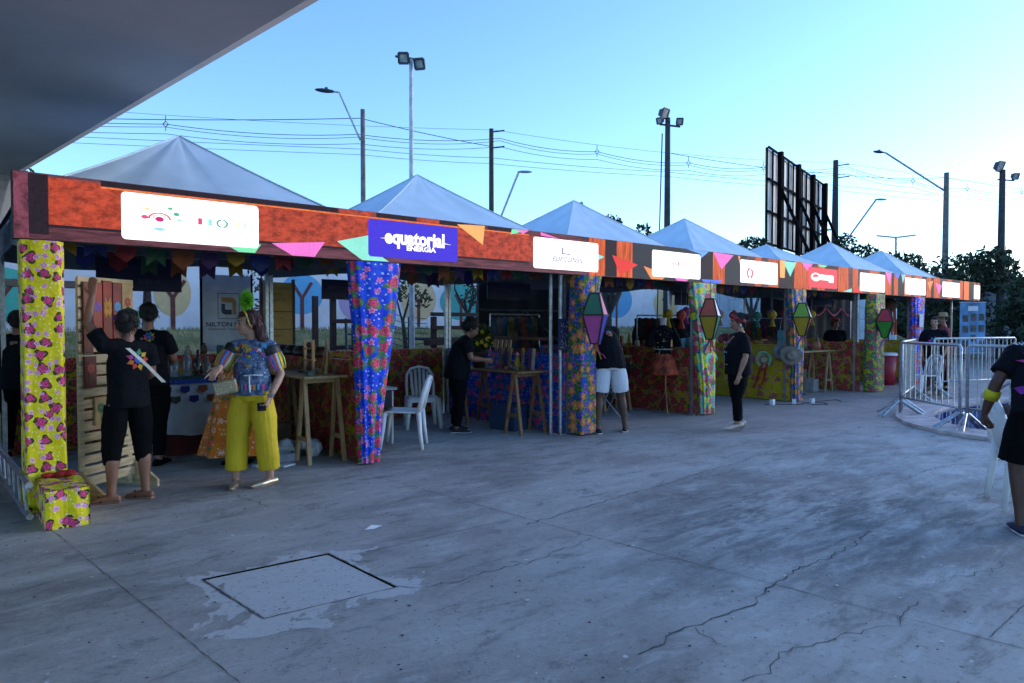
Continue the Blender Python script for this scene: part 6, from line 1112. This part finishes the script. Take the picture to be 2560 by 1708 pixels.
# ------------------------------------------------------------------ barriers
def barrier(lab, p, q):
    p, q = Vector(p), Vector(q); d = q - p; L_ = d.length; t = thing('crowd_barrier', lab, 'barrier', (p.x, p.y, .0), math.atan2(d.y, d.x), 'metal crowd barriers round the pool')
    mb = MB(); mb.tube([(0, 0, .07), (0, 0, 1.17), (.03, 0, 1.2), (L_ - .03, 0, 1.2), (L_, 0, 1.17), (L_, 0, .07)], .022, 10); put('frame', mb, ALU, t, smooth=True)
    mb = MB(); mb.tube([(0, 0, .32), (L_, 0, .32)], .018, 8); put('lower_rail', mb, ALU, t, smooth=True)
    n_ = int(L_ / .125)
    for i in range(1, n_): mb = MB(); x = L_ * i / n_; mb.tube([(x, 0, .32), (x, 0, 1.2)], .007, 6); put('bar', mb, ALU, t)
    for x in (.0, L_):
        for sy in (-1, 1): mb = MB(); mb.tube([(x, 0, .26), (x, sy * .36, .02)], .02, 8); put('foot', mb, ALU, t); mb = MB(); mb.tube([(x, sy * .03, .26), (x + (.10 if x == 0 else -.10), sy * .34, .02)], .02, 8); put('foot', mb, ALU, t)
    return t
barrier('nearest metal crowd barrier on the pool edge', (11.35, -2.08), (10.42, -3.2)); barrier('metal crowd barrier running behind the carrying person', (10.38, -3.3), (10.1, -5.2)); barrier('metal crowd barrier behind the nearest one', (11.75, -1.95), (13.7, -1.45)); barrier('farthest metal crowd barrier by the photo banner', (15.0, -1.35), (17.3, -2.15))
t = thing('photo_banner', 'blue banner of portrait photos on a stand at the end of the stalls', 'banner', (18.95, -.6, 0), math.atan2(-.643, .766)); Wb = .64
mb = MB(); mb.add([(0, 0, .78), (Wb, 0, .78), (Wb, 0, 2.02), (0, 0, 2.02)], [(0, 1, 2, 3)]); put('sheet', mb, M('banner blue', (.10, .24, .42), .6, var=.5, scale=2.2), t)
for x, z in ((.14, 1.55), (.34, 1.58), (.54, 1.58), (.14, 1.28), (.34, 1.30), (.54, 1.30), (.34, 1.06), (.14, .92), (.54, .90)): mb = MB(); mb.add([(x - .07, -.006, z), (x + .07, -.006, z), (x + .07, -.006, z + .17), (x - .07, -.006, z + .17)], [(0, 1, 2, 3)]); put('photo', mb, M('portrait%d' % int(x * 100), (.07, .065, .06), .5, var=.9, scale=7), t)
mb = MB(); mb.add([(.2, -.006, 1.82), (.45, -.006, 1.82), (.45, -.006, 1.94), (.2, -.006, 1.94)], [(0, 1, 2, 3)]); put('heading', mb, WCL, t)
for x in (.05, Wb - .05): mb = MB(); mb.tube([(x, .03, 0), (x, .03, 2.05)], .012, 8); put('leg', mb, ALU, t)
mb = MB(); mb.tube([(-.02, 0, 2.03), (Wb + .02, 0, 2.03)], .014, 8); put('top_rail', mb, ALU, t); mb = MB(); mb.tube([(0, 0, .77), (Wb, 0, .77)], .014, 8); put('bottom_rail', mb, ALU, t)
t = thing('dark_backdrop', 'black backdrop with pink garland closing the last stalls', 'backdrop', (16.2, 3.2, 0)); mb = MB(); mb.grid(lambda u, v: (5.8 * u, .03 * math.sin(u * 60), 2.5 * v), 60, 2); put('cloth', mb, M('black backdrop', (.006, .007, .012), .9), t, smooth=True); mb = MB(); mb.tube([(2.5 + i * .16, -.08, 2.0 - .25 * abs(math.sin(i * .5))) for i in range(18)], .03, 6); put('garland', mb, M('pink garland', (.35, .03, .12), .7), t)
t = thing('costume', 'orange fringed costume hanging in the last stall', 'costume', (19.3, 1.2, 0)); mb = MB(); mb.ball((0, 0, 2.0), (.28, .2, .2), 14, 8); put('headpiece', mb, M('straw brown', (.10, .04, .02), .8), t, smooth=True)
for k in range(14): mb = MB(); a = k * .45; mb.tube([(.2 * math.cos(a), .15 * math.sin(a), 1.9), (.24 * math.cos(a), .18 * math.sin(a), 1.2)], .02, 5); put('fringe', mb, M('orange fringe', (.50, .07, .01), .7), t)
mb = MB(); mb.tube([(0, 0, 0), (0, 0, 1.9)], .02, 6); put('pole', mb, BLK2, t)
# ------------------------------------------------------------------ sign boards and playground behind
t = thing('sign_board', 'pale grey sponsor board with orange and navy square emblem', 'sign', (2.26, 3.45, 0)); mb = MB(); mb.box((.33, 0, 1.65), (.68, .03, 1.06)); put('board', mb, M('brushed grey', (.34, .37, .42), .4, .1, var=.1), t); SX = frontM(0, 0, 0)
mb = MB()
for x in (-.012, .672): mb.box((x, 0, 1.1), (.025, .036, 2.2))
for x in (-.012, .672): mb = MB(); mb.box((x, .0, 1.1), (.025, .036, 2.2)); put('post', mb, BLK2, t)
def sgn(pts, m_, y=-.017): mb = MB(); mb.add([(x, y, z) for x, z in pts], [tuple(range(len(pts)))]); put('emblem', mb, m_, t)
NVY, AMB = M('sign navy', (.01, .015, .04), .5), M('sign amber', (.36, .18, .02), .5)
for q in ([(.20, 1.93), (.50, 1.93), (.50, 1.922), (.20, 1.922)], [(.20, 1.57), (.50, 1.57), (.50, 1.578), (.20, 1.578)], [(.20, 1.57), (.208, 1.57), (.208, 1.93), (.20, 1.93)], [(.492, 1.57), (.50, 1.57), (.50, 1.93), (.492, 1.93)]): sgn(q, NVY)
sgn([(.25, 1.87), (.39, 1.87), (.43, 1.85), (.45, 1.81), (.45, 1.63), (.40, 1.63), (.40, 1.80), (.25, 1.80)], AMB, -.018); sgn([(.25, 1.78), (.30, 1.78), (.30, 1.70), (.39, 1.70), (.39, 1.63), (.30, 1.63), (.265, 1.645), (.25, 1.68)], NVY, -.018)
textmesh('lettering', 'NILTON LIMA', .085, NVY, t, frontM(.335, -.019, 1.49), .0015, 1.12); textmesh('lettering', 'ENGENHARIA · ARQUITETURA', .036, NVY, t, frontM(.335, -.019, 1.425), 0, 1.05)
t = thing('sign_board', 'amber notice board with dark ruled lines of text', 'sign', (3.1, 3.45, 0)); mb = MB(); mb.box((.21, 0, 1.62), (.44, .03, .98)); put('board', mb, M('amber board', (.36, .20, .02), .5, var=.1), t)
for x in (-.03, .45): mb = MB(); mb.box((x, 0, 1.08), (.04, .04, 2.16)); put('post', mb, M('board post', (.06, .04, .03), .8), t)
for z in (1.68, 1.42): mb = MB(); mb.box((.21, -.017, z), (.42, .004, .012)); put('rule', mb, NVY, t)
for z, s_ in ((2.02, 'PATROCINADORES'), (1.93, 'APOIO'), (1.85, 'REALIZACAO'), (1.58, 'CULTURA'), (1.32, 'TURISMO')): textmesh('lettering', s_, .05, M('amber ink', (.16, .08, .015), .6), t, frontM(.2, -.018, z), 0, .9)
DW = M('dark timber', (.035, .014, .012), .75, var=.4, scale=6)
def timber(t, nm, a_, b_, w_=.09): mb = MB(); mb.beam(a_, b_, w_); put(nm, mb, DW, t, bev=.008)
t = thing('swing_frame', 'weathered timber swing frame with chain behind the rack', 'swing', (-.2, 5.9, .15)); 
for x in (0, 2.3): timber(t, 'post', (x, -.5, 0), (x, 0, 1.95)); timber(t, 'post', (x, .5, 0), (x, 0, 1.95))
mb = MB(); mb.beam((-.2, 0, 1.95), (2.5, 0, 1.95), .11); put('beam', mb, M('grey timber', (.16, .13, .11), .8), t, bev=.008)
for x in (.9, 1.4): mb = MB(); mb.tube([(x, 0, 1.9), (x, 0, .5)], .010, 6); put('chain', mb, LH, t)
mb = MB(); mb.box((1.15, 0, .5), (.55, .2, .03)); put('seat', mb, DW, t)
t = thing('play_ladder', 'dark timber climbing frame with blue ladder and rope net behind the second stall', 'climbing frame', (5.2, 5.6, .3))
for x in (0, .85): timber(t, 'post', (x, 0, 0), (x, 0, 1.75), .1); timber(t, 'post', (x, .8, .1), (x, .8, 1.75), .1)
for z in (.75, 1.25, 1.7): timber(t, 'rail', (-.05, -.06, z), (.9, -.06, z), .08)
for x in (.12, .5): mb = MB(); mb.tube([(x, -.35, 0), (x + .12, -.05, 1.3)], .03, 8); put('ladder_side', mb, M('blue steel', (.02, .035, .07), .5), t)
for z in (.25, .5, .75, 1.0): mb = MB(); mb.tube([(.12 + z * .09, -.30 + z * .2, z), (.50 + z * .09, -.30 + z * .2, z)], .018, 6); put('rung', mb, M('blue steel', (.02, .035, .07), .5), t)
for k in range(6): mb = MB(); mb.tube([(.9, .0, 1.5 - k * .12), (1.5, .0, 1.35 - k * .12), (2.1, 0, 1.3 - k * .1)], .008, 5); put('rope', mb, M('teal rope', (.02, .08, .09), .8), t)
mb = MB(); mb.tube([(.9, 0, .72), (1.5, 0, .5), (2.2, 0, .42)], .03, 6); put('thick_rope', mb, LH, t)
t = thing('play_tower', 'dark timber play tower with platform and slide behind the plastic chairs', 'play tower', (7.4, 5.5, .3))
for x in (0, 1.0, 1.85, 2.55):
    for y in (0, .9): timber(t, 'post', (x, y, 0), (x, y, 1.35 + .4 * (x in (1.85, 2.55))), .1)
timber(t, 'platform_beam', (-.25, -.07, .82), (2.7, -.07, .82), .13); mb = MB(); mb.box((1.2, .45, .88), (2.8, .9, .05)); put('platform', mb, DW, t)
for z in (1.12, 1.4): timber(t, 'rail', (-.1, -.06, z), (2.75 if z > 1.2 else .7, -.06, z), .08)
mb = MB(); mb.grid(lambda u, v: (2.7 + 1.3 * v, .1 + .5 * u, .86 - .85 * v + .08 * abs(u - .5)), 4, 8); put('slide', mb, M('slide wood', (.08, .03, .02), .5), t); timber(t, 'slide_edge', (2.7, .06, .95), (4.0, .06, .08), .08)
mb = MB(); mb.add([(.4, -.1, .05), (1.6, -.1, .05), (1.3, -.1, .7), (.8, -.1, .7)], [(0, 1, 2, 3)]); put('climbing_board', mb, DW, t)

# ------------------------------------------------------------------ more stock crowding the stalls
def rack2(lab, x, y, rz, n, L_, cols, seed):
    rr = random.Random(seed); t = thing('clothes_rack', lab, 'clothes rack', (x, y, 0), rz)
    for q in (0, L_): mb = MB(); mb.tube([(q, 0, 0), (q, 0, 1.66)], .014, 8); put('post', mb, ALU, t)
    mb = MB(); mb.tube([(0, 0, 1.66), (L_, 0, 1.66)], .014, 8); put('rail', mb, ALU, t)
    for k in range(n):
        mb = MB(); q = .05 + (L_ - .1) * k / (n - 1); h = rr.uniform(.4, .85); a = rr.uniform(-.5, .5)
        mb.grid(lambda u, v: (q + .02 * math.sin(v * 8 + k) + a * (u - .5) * .2, (u - .5) * (.22 + .18 * v), 1.62 - h * v - .05 * abs(u - .5)), 6, 8); c = cols[k % len(cols)]
        put('garment', mb, M('garment c %.2f %.2f %.2f' % c, c, .8, var=.6, scale=12), t, smooth=True)
rack2('clothes rack of dark and red dresses beside the star blouse mannequin', 9.6, 1.9, R(-15), 11, 1.5, [(.02, .02, .03), (.22, .02, .02), (.03, .05, .12), (.25, .08, .02), (.06, .01, .05), (.10, .12, .03)], 4)
rack2('clothes rack of patterned shirts at the back of the third stall', 6.5, 2.45, R(5), 9, 1.2, [(.03, .03, .05), (.16, .05, .02), (.02, .06, .08), (.20, .14, .03)], 5)
DCOL = ('brown', 'ochre', 'black', 'rust', 'teal', 'cream', 'red')
for i in range(26):
    rr = random.Random(300 + i); c = rr.randrange(7); k = i % 13; sd = i // 13
    if sd == 0: x, y, z = .35 + k * .2, 2.98, 1.105; where = 'on the back partition of the first stall'
    else: x, y, z = 9.0, .5 + k * .18, 1.105; where = 'on the partition by the mannequin'
    mb = MB(); h = rr.uniform(.1, .26); r0 = rr.uniform(.035, .065)
    if k % 3 == 0: mb.lathe([(0, 0), (r0 * .7, 0), (r0, h * .35), (r0 * .8, h * .7), (r0 * .35, h * .85), (r0 * .45, h), (0, h)], n=14); nm = 'vase'
    elif k % 3 == 1: mb.box((0, 0, h / 2), (r0 * 1.6, r0 * 1.2, h), rr.uniform(-.5, .5)); nm = 'carved_block'
    else: mb.lathe([(0, 0), (r0, 0), (r0 * .9, h * .4), (r0 * .3, h * .6), (0, h * .6)], n=14); mb.ball((0, 0, h * .78), r0 * .5, 10, 7); nm = 'clay_figure'
    if i in (0, 1, 2) or sd == 0 and k > 11: continue
    tag(put(nm, mb, M('stock%d' % c, ((.09, .04, .02), (.30, .18, .03), (.012, .012, .014), (.22, .06, .02), (.02, .10, .10), (.38, .30, .22), (.20, .02, .02))[c], .6), loc=(x, y, z), smooth=k % 3 != 1, bev=.006 if k % 3 == 1 else 0), '%s %s %s, %s along' % (DCOL[c], nm.replace('_', ' '), where, ('first', 'second', 'third', 'fourth', 'fifth', 'sixth', 'seventh', 'eighth', 'ninth', 'tenth', 'eleventh', 'twelfth', 'thirteenth')[k]), nm.split('_')[-1], 'stock ' + where)
for x, y, sz, c, lab in ((2.55, 1.75, (.4, .3, .3), (.20, .13, .07), 'cardboard box under the far end of the pale table'), (5.7, 1.0, (.3, .45, .34), (.02, .05, .12), 'blue storage box under the dark table'), (14.2, .85, (.4, .3, .28), (.30, .28, .26), 'pale box under the long pine table'), (8.4, 1.9, (.45, .5, .4), (.05, .03, .02), 'dark crate under the pine table'), (10.6, 1.2, (.6, .4, .55), (.03, .03, .05), 'dark storage case in the fourth stall')):
    mb = MB(); mb.box((0, 0, sz[2] / 2), sz, .2); tag(put('storage_box', mb, M('box %.2f %.2f' % (c[0], x), c, .7), loc=(x, y, 0), bev=.01), lab, 'box')

# bright goods hung from the tent bars of the fourth and fifth stalls
for i in range(16):
    rr = random.Random(500 + i); k = i % 8; x = (9.6 if i < 8 else 12.7) + k * .28; y = .9 + .5 * (k % 2); z = 1.85 - .12 * rr.random(); c = ((.42, .05, .03), (.45, .30, .02), (.05, .25, .20), (.40, .06, .22), (.10, .10, .40), (.45, .16, .02))[(k + i // 8) % 6]; cn = ('red', 'yellow', 'teal', 'pink', 'blue', 'orange')[(k + i // 8) % 6]
    t = thing('hanging_ornament', '%s cloth ornament hung in the %s stall, %s from its left' % (cn, 'fourth' if i < 8 else 'fifth', ('first', 'second', 'third', 'fourth', 'fifth', 'sixth', 'seventh', 'eighth')[k]), 'ornament', (x, y, 0), group='cloth ornaments hung in the stalls')
    mb = MB(); mb.tube([(0, 0, z), (0, 0, 2.5)], .003, 5); put('cord', mb, M('cord white', (.5, .5, .5), .8), t)
    mb = MB(); mb.lathe([(.01, z), (.07, z - .05), (.085, z - .11), (.05, z - .17), (.02, z - .19), (.06, z - .34), (.0, z - .33)], n=16, wob=lambda a, q: 1 + .15 * math.sin(a * 6)); put('body', mb, M('ornament ' + cn, c, .7, var=.4, scale=30), t, smooth=True)
